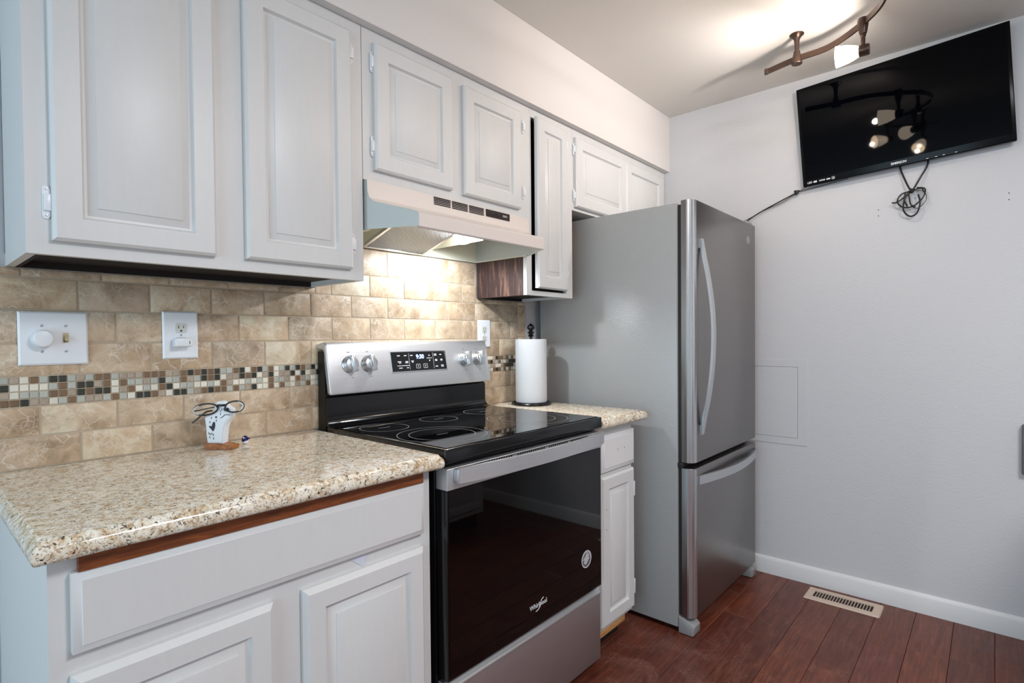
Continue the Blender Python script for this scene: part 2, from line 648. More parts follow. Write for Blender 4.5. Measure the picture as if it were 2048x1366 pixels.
def frame_mtx(origin, right, up):
    r = Vector(right).normalized()
    u = Vector(up).normalized()
    n = r.cross(u)
    m = Matrix.Identity(4)
    for i in range(3):
        m[i][0], m[i][1], m[i][2] = r[i], u[i], n[i]
    m.translation = Vector(origin)
    return m


def xform(bm, m):
    bmesh.ops.transform(bm, matrix=m, verts=bm.verts)
    return bm


# ------------------------------------------------------------------ room shell
XE, ZC, ZS = 2.01, 2.462, 2.154          # end wall, ceiling, soffit underside
XL, YF = -3.2, -3.6                      # left wall, wall behind the camera

# floor: planks run along x
bm = B()
lay = bm.loops.layers.float_color.new('tint')
pitch = 0.1285
y = -0.05
row = 0
while y > YF:
    x = XL - random.random() * 0.8
    while x < XE:
        ln = 0.45 + random.random() * 0.75
        xa, xb = max(x, XL), min(x + ln, XE)
        if xb - xa > 0.01:
            t = bmesh.new()
            bmesh.ops.create_cube(t, size=1.0)
            ya, yb2 = y - pitch + 0.0006, y - 0.0006
            for v in t.verts:
                v.co = Vector(((xa + xb) / 2 + v.co.x * (xb - xa - 0.0012), (ya + yb2) / 2 + v.co.y * (yb2 - ya), -0.006 + v.co.z * 0.012))
            top = [e for e in t.edges if all(v.co.z > -0.001 for v in e.verts)]
            bmesh.ops.bevel(t, geom=top, offset=0.0012, segments=1, affect='EDGES')
            lt = t.loops.layers.float_color.new('tint')
            g = random.random()
            c = (0.36 + 0.34 * g, 0.34 + 0.30 * g, 0.34 + 0.28 * random.random(), 1)
            for f in t.faces:
                for lp in f.loops:
                    lp[lt] = c
            merge(bm, t, 0)
        x += ln
    y -= pitch
    row += 1
box(bm, XL, XE, YF, 0.01, -0.06, -0.008, mi=1)
struct('floor', bm, [M['floor'], M['seam']])

bm = B()
box(bm, XL - 0.1, XE + 0.1, YF - 0.1, 0.13, ZC, ZC + 0.1)
struct('ceiling', bm, M['ceil'])

bm = B()
box(bm, XL - 0.1, XE + 0.1, 0.01, 0.13, -0.06, ZC)
struct('wall_back', bm, M['wall'])

# end wall, with four screw holes left where something used to hang
bm = B()
box(bm, XE, XE + 0.1, YF - 0.1, 0.01, -0.06, ZC)
for (yy, zz) in ((-1.319, 1.779), (-1.319, 1.752), (-1.755, 1.776), (-1.755, 1.750)):
    lathe(bm, [(0.0022, 0.0), (0.0022, 0.0006), (0, 0.0006)], (XE, yy, zz), (-1, 0, 0), 10, mi=1)
struct('wall_right', bm, [M['wall'], M['slot']])

# soffit above the upper cabinets
bm = B()
box(bm, XL, XE, -0.318, 0.01, ZS, ZC)
struct('wall_soffit', bm, M['wallw'])

# left wall with a window opening
bm = B()
wy0, wy1, wz0, wz1 = -2.55, -0.15, 0.15, 2.25
box(bm, XL - 0.1, XL, YF, 0.01, -0.06, wz0)
box(bm, XL - 0.1, XL, YF, 0.01, wz1, ZC)
box(bm, XL - 0.1, XL, YF, wy0, wz0, wz1)
box(bm, XL - 0.1, XL, wy1, 0.01, wz0, wz1)
struct('wall_left', bm, M['wall'])
bm = B()
for (a, b, c, d) in ((wy0, wy1, wz0, wz0 + 0.05), (wy0, wy1, wz1 - 0.05, wz1), (wy0, wy0 + 0.05, wz0, wz1), (wy1 - 0.05, wy1, wz0, wz1), ((wy0 + wy1) / 2 - 0.02, (wy0 + wy1) / 2 + 0.02, wz0, wz1)):
    box(bm, XL - 0.08, XL - 0.02, a, b, c, d)
struct('window_1', bm, M['wframe'])

# wall behind the camera with a wide patio opening
bm = B()
px0, px1, pz1 = -2.55, -0.05, 2.3
box(bm, XL, px0, YF - 0.1, YF, -0.06, ZC)
box(bm, px1, XE, YF - 0.1, YF, -0.06, ZC)
box(bm, px0, px1, YF - 0.1, YF, pz1, ZC)
box(bm, px0, px1, YF - 0.1, YF, -0.06, 0.30)
struct('wall_front', bm, M['wall'])
bm = B()
for (a, b, c, d) in ((px0, px1, 0.30, 0.36), (px0, px1, pz1 - 0.06, pz1), (px0, px0 + 0.06, 0.3, pz1), (px1 - 0.06, px1, 0.3, pz1), (-1.33, -1.27, 0.3, pz1)):
    box(bm, a, b, YF - 0.08, YF - 0.02, c, d)
struct('window_2', bm, M['wframe'])

bm = B()
prism(bm, [(XE, 0.0), (XE - 0.013, 0.0), (XE - 0.013, 0.070), (XE - 0.010, 0.079), (XE - 0.004, 0.085), (XE, 0.086)], 'y', -3.55, -0.03)
struct('baseboard_right', bm, M['base'])

# ------------------------------------------------------------------ tile backsplash
XB0, XB1 = -1.30, 1.095
bs = thing('tile_backsplash', 'beige marble subway tile backsplash with a mosaic band across the back wall', 'backsplash', (0, 0.01, 0.915))
bm = B()
box(bm, XB0, XB1, 0.0022, 0.0098, 0.9155, 1.390)
box(bm, XB0, -0.79, 0.0022, 0.0098, 1.390, 1.412)
box(bm, 0.001, 0.7635, 0.0022, 0.0098, 1.390, 1.544)
part('grout', bm, M['grout'], bs)


def tint_box(bm, x0, x1, z0, z1, y0, y1, c, bev, seg=2):
    t = bmesh.new()
    bmesh.ops.create_cube(t, size=1.0)
    for v in t.verts:
        v.co = Vector(((x0 + x1) / 2 + v.co.x * (x1 - x0), (y0 + y1) / 2 + v.co.y * (y1 - y0), (z0 + z1) / 2 + v.co.z * (z1 - z0)))
    fr = [e for e in t.edges if all(v.co.y < (y0 + y1) / 2 for v in e.verts)]
    bmesh.ops.bevel(t, geom=fr, offset=bev, segments=seg, profile=0.5, affect='EDGES')
    lt = t.loops.layers.float_color.new('tint')
    for f in t.faces:
        for lp in f.loops:
            lp[lt] = c
    merge(bm, t)


bm = B()
bm.loops.layers.float_color.new('tint')
rows = [(0.9165, 0.991, -0.018), (0.991, 1.063, 0.059), (1.134, 1.212, -0.018), (1.212, 1.292, 0.059), (1.292, 1.369, -0.018), (1.369, 1.3902, 0.030), (1.369, 1.447, 0.059), (1.447, 1.5435, -0.018)]
TP = 0.1545
for (z0, z1, ph) in rows:
    k0 = int((XB0 - ph) / TP) - 1
    for k in range(k0, k0 + 24):
        xa, xb = ph + k * TP + 0.002, ph + (k + 1) * TP - 0.002
        xa, xb = max(xa, XB0), min(xb, 1.040)
        if z1 > 1.40:
            xa, xb = max(xa, 0.0015), min(xb, 0.763)
        elif z0 > 1.36 and xb > 0.0 and xa < 0.763:
            if xa < 0:
                xb = -0.001
            elif xb > 0.765:
                xa = 0.765
            else:
                continue
        if xb - xa < 0.008:
            continue
        g = random.random()
        warm = random.random()
        v = 0.36 + 0.30 * g
        c = (v + 0.04 * warm, v, v - 0.05 * warm, 1)
        tint_box(bm, xa, xb, z0 + 0.0018, z1 - 0.0018, -random.random() * 0.0008, 0.009, c, 0.0035)
# vertical edge trim on the right, short pieces
z = 0.9165
while z < 1.385:
    z2 = min(z + 0.152, 1.3902)
    v = 0.40 + 0.2 * random.random()
    tint_box(bm, 1.044, XB1, z, z2 - 0.003, -0.002, 0.009, (v + 0.02, v, v - 0.05, 1), 0.006)
    z = z2
for k in range(4):
    v = 0.4 + 0.2 * random.random()
    tint_box(bm, XB0 + k * 0.13, min(XB0 + k * 0.13 + 0.127, -0.793), 1.3925, 1.411, 0, 0.009, (v, v, v - 0.04, 1), 0.004)
part('subway_tiles', bm, M['tile'], bs)

bm = B()
bm.loops.layers.float_color.new('tint')
pal = [((50, 48, 38), 0.0, 0.19), ((120, 92, 66), 0.0, 0.20), ((178, 178, 168), 0.0, 0.21), ((224, 217, 203), 0.15, 0.23), ((182, 165, 146), 0.6, 0.17)]
mp = 0.01775
nx = int((1.040 - XB0) / mp)
for r in range(4):
    for k in range(nx):
        u = random.random()
        acc = 0
        for (c, a, w) in pal:
            acc += w
            if u <= acc:
                break
        j = 0.92 + 0.16 * random.random()
        lc = lin(c)
        xa = XB0 + k * mp + 0.0011
        za = 1.0635 + r * mp + 0.0009
        tint_box(bm, xa, xa + mp - 0.0022, za, za + mp - 0.0022, -0.0004, 0.009, (lc[0] * j, lc[1] * j, lc[2] * j, a), 0.0014, 1)
part('mosaic_band', bm, M['mosaic'], bs)

# ------------------------------------------------------------------ hinges
def add_hinge(door, xh, zc, side, yface, h=0.062):
    """white painted overlay hinge on the face frame, side=-1: plate lies left of the door edge, +1: right of it"""
    bm = B()
    w = 0.013
    x0, x1 = (xh - w, xh) if side < 0 else (xh, xh + w)
    prism(bm, [(x0, zc - h / 2 + 0.006), (x0 + 0.004, zc - h / 2), (x1 - 0.004, zc - h / 2), (x1, zc - h / 2 + 0.006), (x1, zc + h / 2 - 0.006), (x1 - 0.004, zc + h / 2), (x0 + 0.004, zc + h / 2), (x0, zc + h / 2 - 0.006)], 'y', yface - 0.0035, yface + 0.0003, 0.0008, 1)
    xm = (x0 + x1) / 2
    box(bm, xm - 0.0045, xm + 0.0065 * 1.2, yface - 0.009, yface - 0.002, zc - h * 0.26, zc + h * 0.26, 0.0015)
    for s in (-1, 1):
        lathe(bm, [(0.0022, 0), (0.0022, 0.0008), (0, 0.0012)], (xm, yface - 0.0035, zc + s * h * 0.40), (0, -1, 0), 10, mi=1)
    return part('hinge', bm, [M['white'], M['screw']], door)


def face_frame(bm, x0, x1, z0, z1, yf, th, openings, sw=0.04):
    """a flat front frame: boxes around the openings [(xa,xb,za,zb)] all sharing za,zb"""
    if not openings:
        box(bm, x0, x1, yf, yf + th, z0, z1, 0.001, 1)
        return
    za, zb = openings[0][2], openings[0][3]
    box(bm, x0, x1, yf, yf + th, z0, za)
    box(bm, x0, x1, yf, yf + th, zb, z1)
    xs = [x0] + [v for op in openings for v in (op[0], op[1])] + [x1]
    for a, b in zip(xs[0::2], xs[1::2]):
        if b - a > 0.0005:
            box(bm, a, b, yf, yf + th, za, zb)


# ------------------------------------------------------------------ upper cabinets
YU = -0.287
YW = 0.0095     # back of the upper cabinets (they hang on the plaster above the tile)
ZU = 1.391


def upper(name, label, x0, x1, z0, loc):
    return thing(name, label, 'cabinet', loc)


# large two-door cabinet on the left
c1 = thing('wall_cabinet', 'large white two-door wall cabinet over the left counter', 'cabinet', (-0.385, -0.14, ZU))
bm = B()
box(bm, -0.768, -0.752, YU + 0.018, YW, ZU, ZS - 0.001)
box(bm, -0.018, -0.002, YU + 0.018, YW, ZU, ZS - 0.001)
box(bm, -0.768, -0.002, YW - 0.006, YW, ZU + 0.03, ZS - 0.001)
face_frame(bm, -0.768, -0.002, ZU, ZS - 0.001, YU, 0.018, [(-0.715, -0.43, 1.44, 2.1), (-0.34, -0.065, 1.44, 2.1)])
part('carcass', bm, M['cab'], c1)
bm = B()
box(bm, -0.751, -0.019, YU + 0.019, YW - 0.007, ZU + 0.016, ZU + 0.028)
box(bm, -0.751, -0.019, YU + 0.019, YW - 0.002, ZU + 0.029, ZS - 0.02)
box(bm, -0.750, -0.742, YU + 0.019, -0.001, ZU + 0.001, ZU + 0.016)
box(bm, -0.751, -0.019, -0.004, YW - 0.0065, ZU + 0.0005, ZU + 0.0162)  # black strip over the wall, stands for shade under the cabinet
part('underside', bm, M['under'], c1, label='bare dark wood underside, shade put into its colour')
bm = panel_door(B(), -0.729, -0.421, 1.419, 2.115, YU)
d = part('door', bm, M['cab'], c1)
add_hinge(d, -0.7295, 1.4945, -1, YU, 0.066)
bm = panel_door(B(), -0.350, -0.046, 1.421, 2.115, YU)
d = part('door', bm, M['cab'], c1)
add_hinge(d, -0.0455, 2.056, 1, YU)
add_hinge(d, -0.0455, 1.4955, 1, YU)

# short two-door cabinet above the hood
c2 = thing('wall_cabinet', 'short white two-door wall cabinet above the range hood', 'cabinet', (0.39, -0.14, 1.697))
bm = B()
box(bm, 0.0, 0.016, YU + 0.018, YW, 1.697, ZS - 0.001)
box(bm, 0.772, 0.788, YU + 0.018, YW, 1.697, ZS - 0.001)
box(bm, 0.0, 0.788, YU + 0.018, YW, 1.698, 1.712)
face_frame(bm, 0.0, 0.788, 1.697, ZS - 0.001, YU, 0.018, [(0.055, 0.345, 1.745, 2.1), (0.42, 0.70, 1.745, 2.1)])
part('carcass', bm, M['cab'], c2)
bm = B()
box(bm, 0.017, 0.771, YU + 0.019, YW - 0.002, 1.713, ZS - 0.02)
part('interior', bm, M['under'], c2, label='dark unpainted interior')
bm = panel_door(B(), 0.036, 0.353, 1.730, 2.115, YU)
d = part('door', bm, M['cab'], c2)
add_hinge(d, 0.0395, 2.056, -1, YU - 0.002)
add_hinge(d, 0.0395, 1.802, -1, YU - 0.002)
bm = panel_door(B(), 0.407, 0.716, 1.726, 2.112, YU)
d = part('door', bm, M['cab'], c2)
add_hinge(d, 0.7395, 2.062, 1, YU, 0.056)
add_hinge(d, 0.7395, 1.800, 1, YU, 0.056)

# narrow cabinet right of the hood
c3 = thing('wall_cabinet', 'narrow tall white wall cabinet with a bare dark wood side, right of the hood', 'cabinet', (0.92, -0.14, ZU))
bm = B()
box(bm, 1.069, 1.085, YU + 0.018, YW, ZU, ZS - 0.001)
face_frame(bm, 0.789, 1.085, ZU, ZS - 0.001, YU, 0.018, [(0.7975, 1.04, 1.410, 2.118)])
box(bm, 0.765, 0.789, YU, YU + 0.018, ZU, 1.6965)
part('carcass', bm, M['cab'], c3)
bm = B()
box(bm, 0.765, 0.789, YU + 0.0183, -0.001, ZU, 1.6965)
box(bm, 0.789, 0.793, YU + 0.0183, YW, ZU, ZS - 0.002)
part('side_panel', bm, M['darkwood'], c3, label='bare dark stained wood side panel')
bm = B()
box(bm, 0.795, 1.068, YU + 0.019, -0.002, ZU + 0.012, ZU + 0.03)
box(bm, 0.795, 1.068, -0.004, YW - 0.0005, ZU + 0.0005, ZU + 0.0122)  # dark strip hiding the pale wall, shade given as colour
box(bm, 0.795, 1.068, YU + 0.055, YW - 0.002, ZU + 0.031, ZS - 0.02)  # dark block, its colour gives the shade in the gap of the ajar door
part('underside', bm, M['under'], c3, label='bare dark wood underside, shade put into its colour')
bm = panel_door(B(), -0.224, 0.0, 1.420, 2.119, 0.0, fw=0.048)
rot = Matrix.Translation(Vector((1.031, YU - 0.0005, 0))) @ Matrix.Rotation(math.radians(2.6), 4, 'Z')
xform(bm, rot)
d = part('door', bm, M['cab'], c3, label='narrow door standing slightly ajar')
add_hinge(d, 1.033, 2.066, 1, YU, 0.056)
add_hinge(d, 1.033, 1.497, 1, YU, 0.056)
# brown raw right flank facing the refrigerator
bm = B()
box(bm, 1.0855, 1.0885, YU + 0.002, -0.001, ZU + 0.002, 1.786)
part('flank_panel', bm, M['rawwood'], c3, label='unpainted brown wood flank')

# cabinet above the refrigerator
c4 = thing('wall_cabinet', 'short white two-door wall cabinet above the refrigerator', 'cabinet', (1.55, -0.14, 1.788))
bm = B()
box(bm, 1.086, 1.102, YU + 0.018, YW, 1.788, ZS - 0.001)
box(bm, 1.992, 2.008, YU + 0.018, YW, 1.788, ZS - 0.001)
box(bm, 1.086, 2.008, YU + 0.018, YW, 1.788, 1.802)
face_frame(bm, 1.0855, 2.008, 1.788, ZS - 0.001, YU, 0.018, [(1.11, 1.53, 1.82, 2.1), (1.57, 1.93, 1.82, 2.1)])
part('carcass', bm, M['cab'], c4)
bm = B()
box(bm, 1.103, 1.991, YU + 0.019, YW - 0.002, 1.803, ZS - 0.02)
part('interior', bm, M['under'], c4, label='dark unpainted interior')
bm = panel_door(B(), 1.101, 1.543, 1.803, 2.115, YU)
d = part('door', bm, M['cab'], c4)
add_hinge(d, 1.1035, 2.062, -1, YU - 0.002, 0.056)
add_hinge(d, 1.1035, 1.856, -1, YU - 0.002, 0.056)
bm = panel_door(B(), 1.548, 1.955, 1.803, 2.112, YU)
d = part('door', bm, M['cab'], c4)
add_hinge(d, 1.9555, 2.012, 1, YU, 0.056)

# ------------------------------------------------------------------ range hood
hd = thing('range_hood', 'almond under-cabinet range hood with lit lamp above the stove', 'range hood', (0.38, -0.15, 1.545))
X0, X1 = 0.003, 0.762
zb = 1.545
# front panel: curved from the vertical face down to the lip
prof = [(-0.303, 1.695, 0.0), (-0.305, 1.660, 0.0), (-0.309, 1.640, 0.003), (-0.322, 1.627, 0.011), (-0.37, 1.612, 0.040), (-0.42, 1.598, 0.069), (-0.438, 1.591, 0.080), (-0.443, 1.585, 0.082), (-0.443, 1.548, 0.082), (-0.440, 1.545, 0.082)]
bm = B()
vs = [(bm.verts.new((X0 + i, y, z)), bm.verts.new((X1 - i, y, z))) for (y, z, i) in prof]
for a, b in zip(vs, vs[1:]):
    bm.faces.new((a[0], b[0], b[1], a[1]))
vi = [(bm.verts.new((X0 + i + 0.001, y + 0.006, z - 0.001)), bm.verts.new((X1 - i - 0.001, y + 0.006, z - 0.001))) for (y, z, i) in prof]
for a, b in zip(vi, vi[1:]):
    bm.faces.new((a[1], b[1], b[0], a[0]))
bm.faces.new((vs[-1][0], vi[-1][0], vi[-1][1], vs[-1][1]))
bm.faces.new((vs[0][1], vi[0][1], vi[0][0], vs[0][0]))
for k in (0, 1):
    for i in range(len(vs) - 1):
        bm.faces.new((vs[i][k], vi[i][k], vi[i + 1][k], vs[i + 1][k]))
bmesh.ops.recalc_face_normals(bm, faces=bm.faces)
part('front_panel', bm, M['hood'], hd, 30)
# wings: side sheets that turn inward toward the lip
for sgn, xa in ((1, X0), (-1, X1)):
    bm = B()
    th = 0.0015 * sgn
    pts = [(0, 0.0, zb), (0, -0.303, zb), (0.082, -0.4415, zb)]
    tops = [(0, 0.0, 1.69), (0, -0.300, 1.69), None]
    out = []
    inn = []
    low = [Vector((xa + sgn * a, b, c)) for a, b, c in pts]
    edge = [Vector((xa + sgn * i, y + 0.0008, z)) for (y, z, i) in prof]
    poly_side = [Vector((xa, -0.001, zb)), Vector((xa, -0.001, 1.694)), Vector((xa, -0.302, 1.694)), Vector((xa, -0.302, zb))]
    poly_wing = [Vector((xa, -0.302, zb))] + [e for e in edge[0:9]]
    for poly in (poly_side, poly_wing):
        A = [bm.verts.new(q) for q in poly]
        C = [bm.verts.new(q + Vector((th, 0, 0))) for q in poly]
        bm.faces.new(A)
        bm.faces.new(list(reversed(C)))
        n = len(A)
        for i in range(n):
            bm.faces.new((A[i], C[i], C[(i + 1) % n], A[(i + 1) % n]))
    bmesh.ops.recalc_face_normals(bm, faces=bm.faces)
    part('side_panel', bm, M['hoods'], hd, 25)
# inner liner: roof, back and the flange that runs round the bottom
bm = B()
box(bm, X0 + 0.002, X1 - 0.002, -0.30, -0.002, 1.684, 1.694)
box(bm, X0 + 0.002, X1 - 0.002, -0.006, -0.001, zb + 0.001, 1.684)
box(bm, X0 + 0.002, X0 + 0.018, -0.30, -0.007, zb, zb + 0.002)
box(bm, X1 - 0.018, X1 - 0.002, -0.30, -0.007, zb, zb + 0.002)
box(bm, 0.50, 0.504, -0.30, -0.007, zb + 0.03, 1.684)
part('liner', bm, M['hoodin'], hd)
# filter, tilted: its back edge low by the wall, the front edge higher
fl = []
bm = B()
F0, F1 = Vector((0, -0.010, zb + 0.004)), Vector((0, -0.262, 1.628))
dv = (F1 - F0)
nn = dv.cross(Vector((1, 0, 0))).normalized()
t = bmesh.new()
bmesh.ops.create_grid(t, x_segments=1, y_segments=1, size=0.5)
up = dv.normalized()
mf = frame_mtx((F0 + F1) / 2 + Vector((0.315, 0, 0)), (1, 0, 0), up)
t.free()
t = bmesh.new()
box(t, -0.128, 0.128, -dv.length / 2 + 0.010, dv.length / 2 - 0.010, -0.003, 0.003)
xform(t, mf)
merge(bm, t)
fpart = part('grease_filter', bm, M['filt'], hd)
bm = B()
L2 = dv.length / 2
for (a, b, c, d2) in ((-0.140, 0.140, -L2, -L2 + 0.012), (-0.140, 0.140, L2 - 0.012, L2), (-0.140, -0.128, -L2, L2), (0.128, 0.140, -L2, L2)):
    t = bmesh.new()
    box(t, a, b, c, d2, -0.006, 0.006, 0.002)
    xform(t, mf)
    merge(bm, t)
part('filter_frame', bm, M['chrome'], fpart)
# lamp
bm = B()
lathe(bm, [(0.0, 0.0), (0.018, 0.001), (0.030, 0.006), (0.034, 0.014), (0.034, 0.03), (0.0, 0.03)], (0.460, -0.232, 1.566), 'z', 28)
part('lamp', bm, M['lamp'], hd, 60, 'lit white lamp')
# louvre slots: three groups of five
bm = B()
for g in range(3):
    xa = 0.262 + g * 0.082
    for k in range(5):
        box(bm, xa, xa + 0.074, -0.3062, -0.302, 1.6905 - 0.0056 * k - 0.0032, 1.6905 - 0.0056 * k)
part('louvre_slots', bm, M['dark'], hd)
bm = B()
box(bm, 0.512, 0.642, -0.3072, -0.302, 1.6655, 1.692, 0.001, 1)
ctl = part('control_panel', bm, M['dark'], hd)
bm = B()
box(bm, 0.600, 0.624, -0.3095, -0.307, 1.675, 1.683, 0.001, 1)
part('switch', bm, M['greyp'], ctl)
bm = B()
box(bm, 0.530, 0.552, -0.3090, -0.307, 1.674, 1.684, 0.001, 1)
part('switch', bm, M['blackm'], ctl)
bm = B()
box(bm, 0.565, 0.586, -0.3090, -0.307, 1.674, 1.684, 0.001, 1)
part('switch', bm, M['blackm'], ctl)

hl = bpy.data.lights.new('hood_lamp_light', 'SPOT')
hl.energy = 14.5
hl.color = (0.86, 0.94, 1.0)
hl.shadow_soft_size = 0.016
hl.spot_size = math.radians(172)
hl.spot_blend = 0.35
hlo = bpy.data.objects.new('hood_lamp_light', hl)
hlo.location = (0.460, -0.232, 1.559)
hlo.rotation_euler = (math.radians(12), 0, 0)
COL.objects.link(hlo)

# ------------------------------------------------------------------ base cabinets
def base_cabinet_common(t, x0, x1, ops, ztop=0.8755):
    bm = B()
    side = [(-0.582, 0.10), (-0.582, ztop), (0.004, ztop), (0.004, 0.0), (-0.528, 0.0), (-0.528, 0.10)]
    prism(bm, side, 'x', x0, x0 + 0.018)
    prism(bm, side, 'x', x1 - 0.018, x1)
    box(bm, x0 + 0.018, x1 - 0.018, -0.002, 0.004, 0.1, ztop)
    box(bm, x0 + 0.018, x1 - 0.018, -0.582, -0.002, 0.10, 0.118)
    face_frame(bm, x0, x1, 0.10, ztop, -0.600, 0.018, ops)
    return part('carcass', bm, M['cab'], t)


b1 = thing('base_cabinet', 'large white base cabinet with one wide drawer front left of the stove', 'cabinet', (-0.40, -0.30, 0.0))
base_cabinet_common(b1, -0.792, -0.020, [(-0.74, -0.45, 0.14, 0.66), (-0.36, -0.07, 0.14, 0.66)])
bm = B()
box(bm, -0.772, -0.04, -0.545, -0.53, 0.0, 0.10)
part('toe_kick', bm, M['under'], b1)
bm = B()
box(bm, -0.773, -0.039, -0.58, -0.01, 0.12, 0.70)
part('interior', bm, M['under'], b1)
bm = B()
box(bm, -0.755, -0.052, -0.6165, -0.6003, 0.847, 0.8745)
part('wood_strip', bm, M['redwood'], b1, label='unpainted reddish wood strip')
bm = panel_door(B(), -0.7645, -0.049, 0.716, 0.8465, -0.6003, 0.020, raised=False, cham=0.013)
part('drawer_front', bm, M['cab'], b1)
bm = panel_door(B(), -0.767, -0.440, 0.13, 0.681, -0.6003, 0.020, cham=0.011)
part('door', bm, M['cab'], b1)
bm = panel_door(B(), -0.378, -0.049, 0.13, 0.681, -0.6003, 0.020, cham=0.011)
part('door', bm, M['cab'], b1)
bm = B()
prism(bm, [(-0.262, 0.712), (-0.212, 0.712), (-0.217, 0.684), (-0.225, 0.683)], 'y', -0.6012, -0.6003)
pt = part('paper_tag', bm, M['tag'], b1, label='small printed paper tag')

b2 = thing('base_cabinet', 'narrow white base cabinet with drawer between stove and refrigerator', 'cabinet', (0.91, -0.30, 0.0))
base_cabinet_common(b2, 0.776, 1.046, [(0.83, 1.0, 0.14, 0.66)])
bm = B()
box(bm, 0.796, 1.026, -0.545, -0.53, 0.0, 0.10)
part('toe_kick', bm, M['under'], b2)
bm = B()
box(bm, 0.795, 1.027, -0.58, -0.01, 0.12, 0.70)
part('interior', bm, M['under'], b2)
bm = B()
box(bm, 0.780, 1.0, -0.596, -0.583, 0.068, 0.0995, 0.004)
part('wood_strip', bm, M['rawwood'], b2, label='raw pine strip under the door')
bm = panel_door(B(), 0.797, 1.043, 0.706, 0.846, -0.6003, 0.021, raised=False, cham=0.016)
for xx in (0.905, 0.955):
    lathe(bm, [(0.002, 0), (0.002, 0.0006), (0, 0.0006)], (xx, -0.6213, 0.782), (0, -1, 0), 8, mi=1)
part('drawer_front', bm, [M['base'], M['slot']], b2)
bm = panel_door(B(), 0.797, 1.039, 0.119, 0.688, -0.6003, 0.020, cham=0.008)
for zz in (0.565, 0.49):
    lathe(bm, [(0.002, 0), (0.002, 0.0006), (0, 0.0006)], (0.822, -0.6203, zz), (0, -1, 0), 8, mi=1)
d = part('door', bm, [M['cab'], M['slot']], b2)
for zz in (0.60, 0.20):
    bm = B()
    box(bm, 1.0385, 1.047, -0.618, -0.6, zz - 0.03, zz + 0.03, 0.002)
    part('hinge', bm, M['white'], d)


# ------------------------------------------------------------------ granite tops
def counter(name, label, x0, x1, yf, il, ir, loc):
    prof = [(0.012, 0.8765), (0.003, 0.880), (0.0, 0.886), (0.0, 0.897), (0.004, 0.905), (0.010, 0.910), (0.013, 0.9145), (0.016, 0.915)]
    bm = B()
    rings = []
    for (i, z) in prof:
        a, b = x0 + i * il, x1 - i * ir
        rings.append([bm.verts.new(q) for q in ((a, yf + i, z), (b, yf + i, z), (b, 0.0015, z), (a, 0.0015, z))])
    bm.faces.new(rings[0])
    bm.faces.new(rings[-1])
    for p, q in zip(rings, rings[1:]):
        for k in range(4):
            bm.faces.new((p[k], p[(k + 1) % 4], q[(k + 1) % 4], q[k]))
    bmesh.ops.recalc_face_normals(bm, faces=bm.faces)
    return solo(name, bm, M['granite'], label, 'countertop', loc, angle=50)


counter('granite_countertop', 'wide speckled beige granite countertop left of the stove', -0.816, -0.004, -0.645, 1, 0.75, (-0.41, -0.32, 0.876))
counter('granite_countertop', 'small speckled beige granite countertop between stove and refrigerator', 0.764, 1.104, -0.645, 0.2, 1, (0.93, -0.32, 0.876))

# ------------------------------------------------------------------ range
rg = thing('electric_range', 'stainless and black glass-top electric range with oven', 'stove', (0.379, -0.32, 0.0))
bm = B()
box(bm, 0.0, 0.758, -0.598, -0.004, 0.03, 0.886, 0.003)
for xx in (0.03, 0.70):
    for yy in (-0.56, -0.06):
        lathe(bm, [(0.015, 0), (0.015, 0.032)], (xx + 0.01, yy, 0.0), 'z', 12)
part('body', bm, M['black'], rg)
# cooktop
bm = B()
box(bm, 0.0, 0.758, -0.643, -0.060, 0.8865, 0.9255, 0.004, 3)
ct = part('cooktop_frame', bm, M['black'], rg)
bm = B()
box(bm, 0.012, 0.746, -0.632, -0.085, 0.9256, 0.9275, 0.0008, 1)
gl = part('glass_cooktop', bm, M['glass'], rg)


def ring(bm, cx, cy, r, w=0.0011, z=0.92755):
    n = 72
    a = [bm.verts.new((cx + (r - w) * math.cos(2 * math.pi * k / n), cy + (r - w) * math.sin(2 * math.pi * k / n), z + 0.0002)) for k in range(n)]
    b = [bm.verts.new((cx + (r + w) * math.cos(2 * math.pi * k / n), cy + (r + w) * math.sin(2 * math.pi * k / n), z + 0.0002)) for k in range(n)]
    for k in range(n):
        bm.faces.new((a[k], b[k], b[(k + 1) % n], a[(k + 1) % n]))


for (cx, cy, rs) in ((0.150, -0.462, (0.100, 0.135)), (0.112, -0.222, (0.078,)), (0.350, -0.215, (0.068,)), (0.560, -0.455, (0.100, 0.145)), (0.590, -0.205, (0.078,))):
    bm = B()
    for r in rs:
        ring(bm, cx, cy, r)
    box(bm, cx - 0.022, cx + 0.022, cy - 0.0012, cy + 0.0012, 0.9276, 0.9278)
    part('burner_ring', bm, M['ring'], gl)
# backguard
bm = B()
box(bm, 0.003, 0.755, -0.048, -0.004, 0.887, 1.176)
part('back_panel', bm, M['blackm'], rg)
bm = B()
cv = [(-0.0485, 1.026), (-0.054, 1.024), (-0.056, 1.018)] + [(-0.056 - 0.030 * (1 - math.cos(k / 8 * math.pi / 2)), 0.958 - 0.030 * math.sin(k / 8 * math.pi / 2)) for k in range(9)] + [(-0.0865, 0.9262), (-0.0485, 0.9262)]
prism(bm, cv, 'x', 0.004, 0.754)
part('cove_panel', bm, M['black'], rg, 40)
bm = B()
cp = [(-0.001, 1.200), (-0.038, 1.207), (-0.050, 1.206), (-0.057, 1.201), (-0.060, 1.194), (-0.088, 1.040), (-0.087, 1.034), (-0.080, 1.032), (-0.066, 1.036), (-0.049, 1.130), (-0.047, 1.170), (-0.040, 1.180), (-0.001, 1.184)]
prism(bm, cp, 'x', -0.001, 0.759, 0.006, 3)
con = part('control_console', bm, M['steel'], rg, 40)
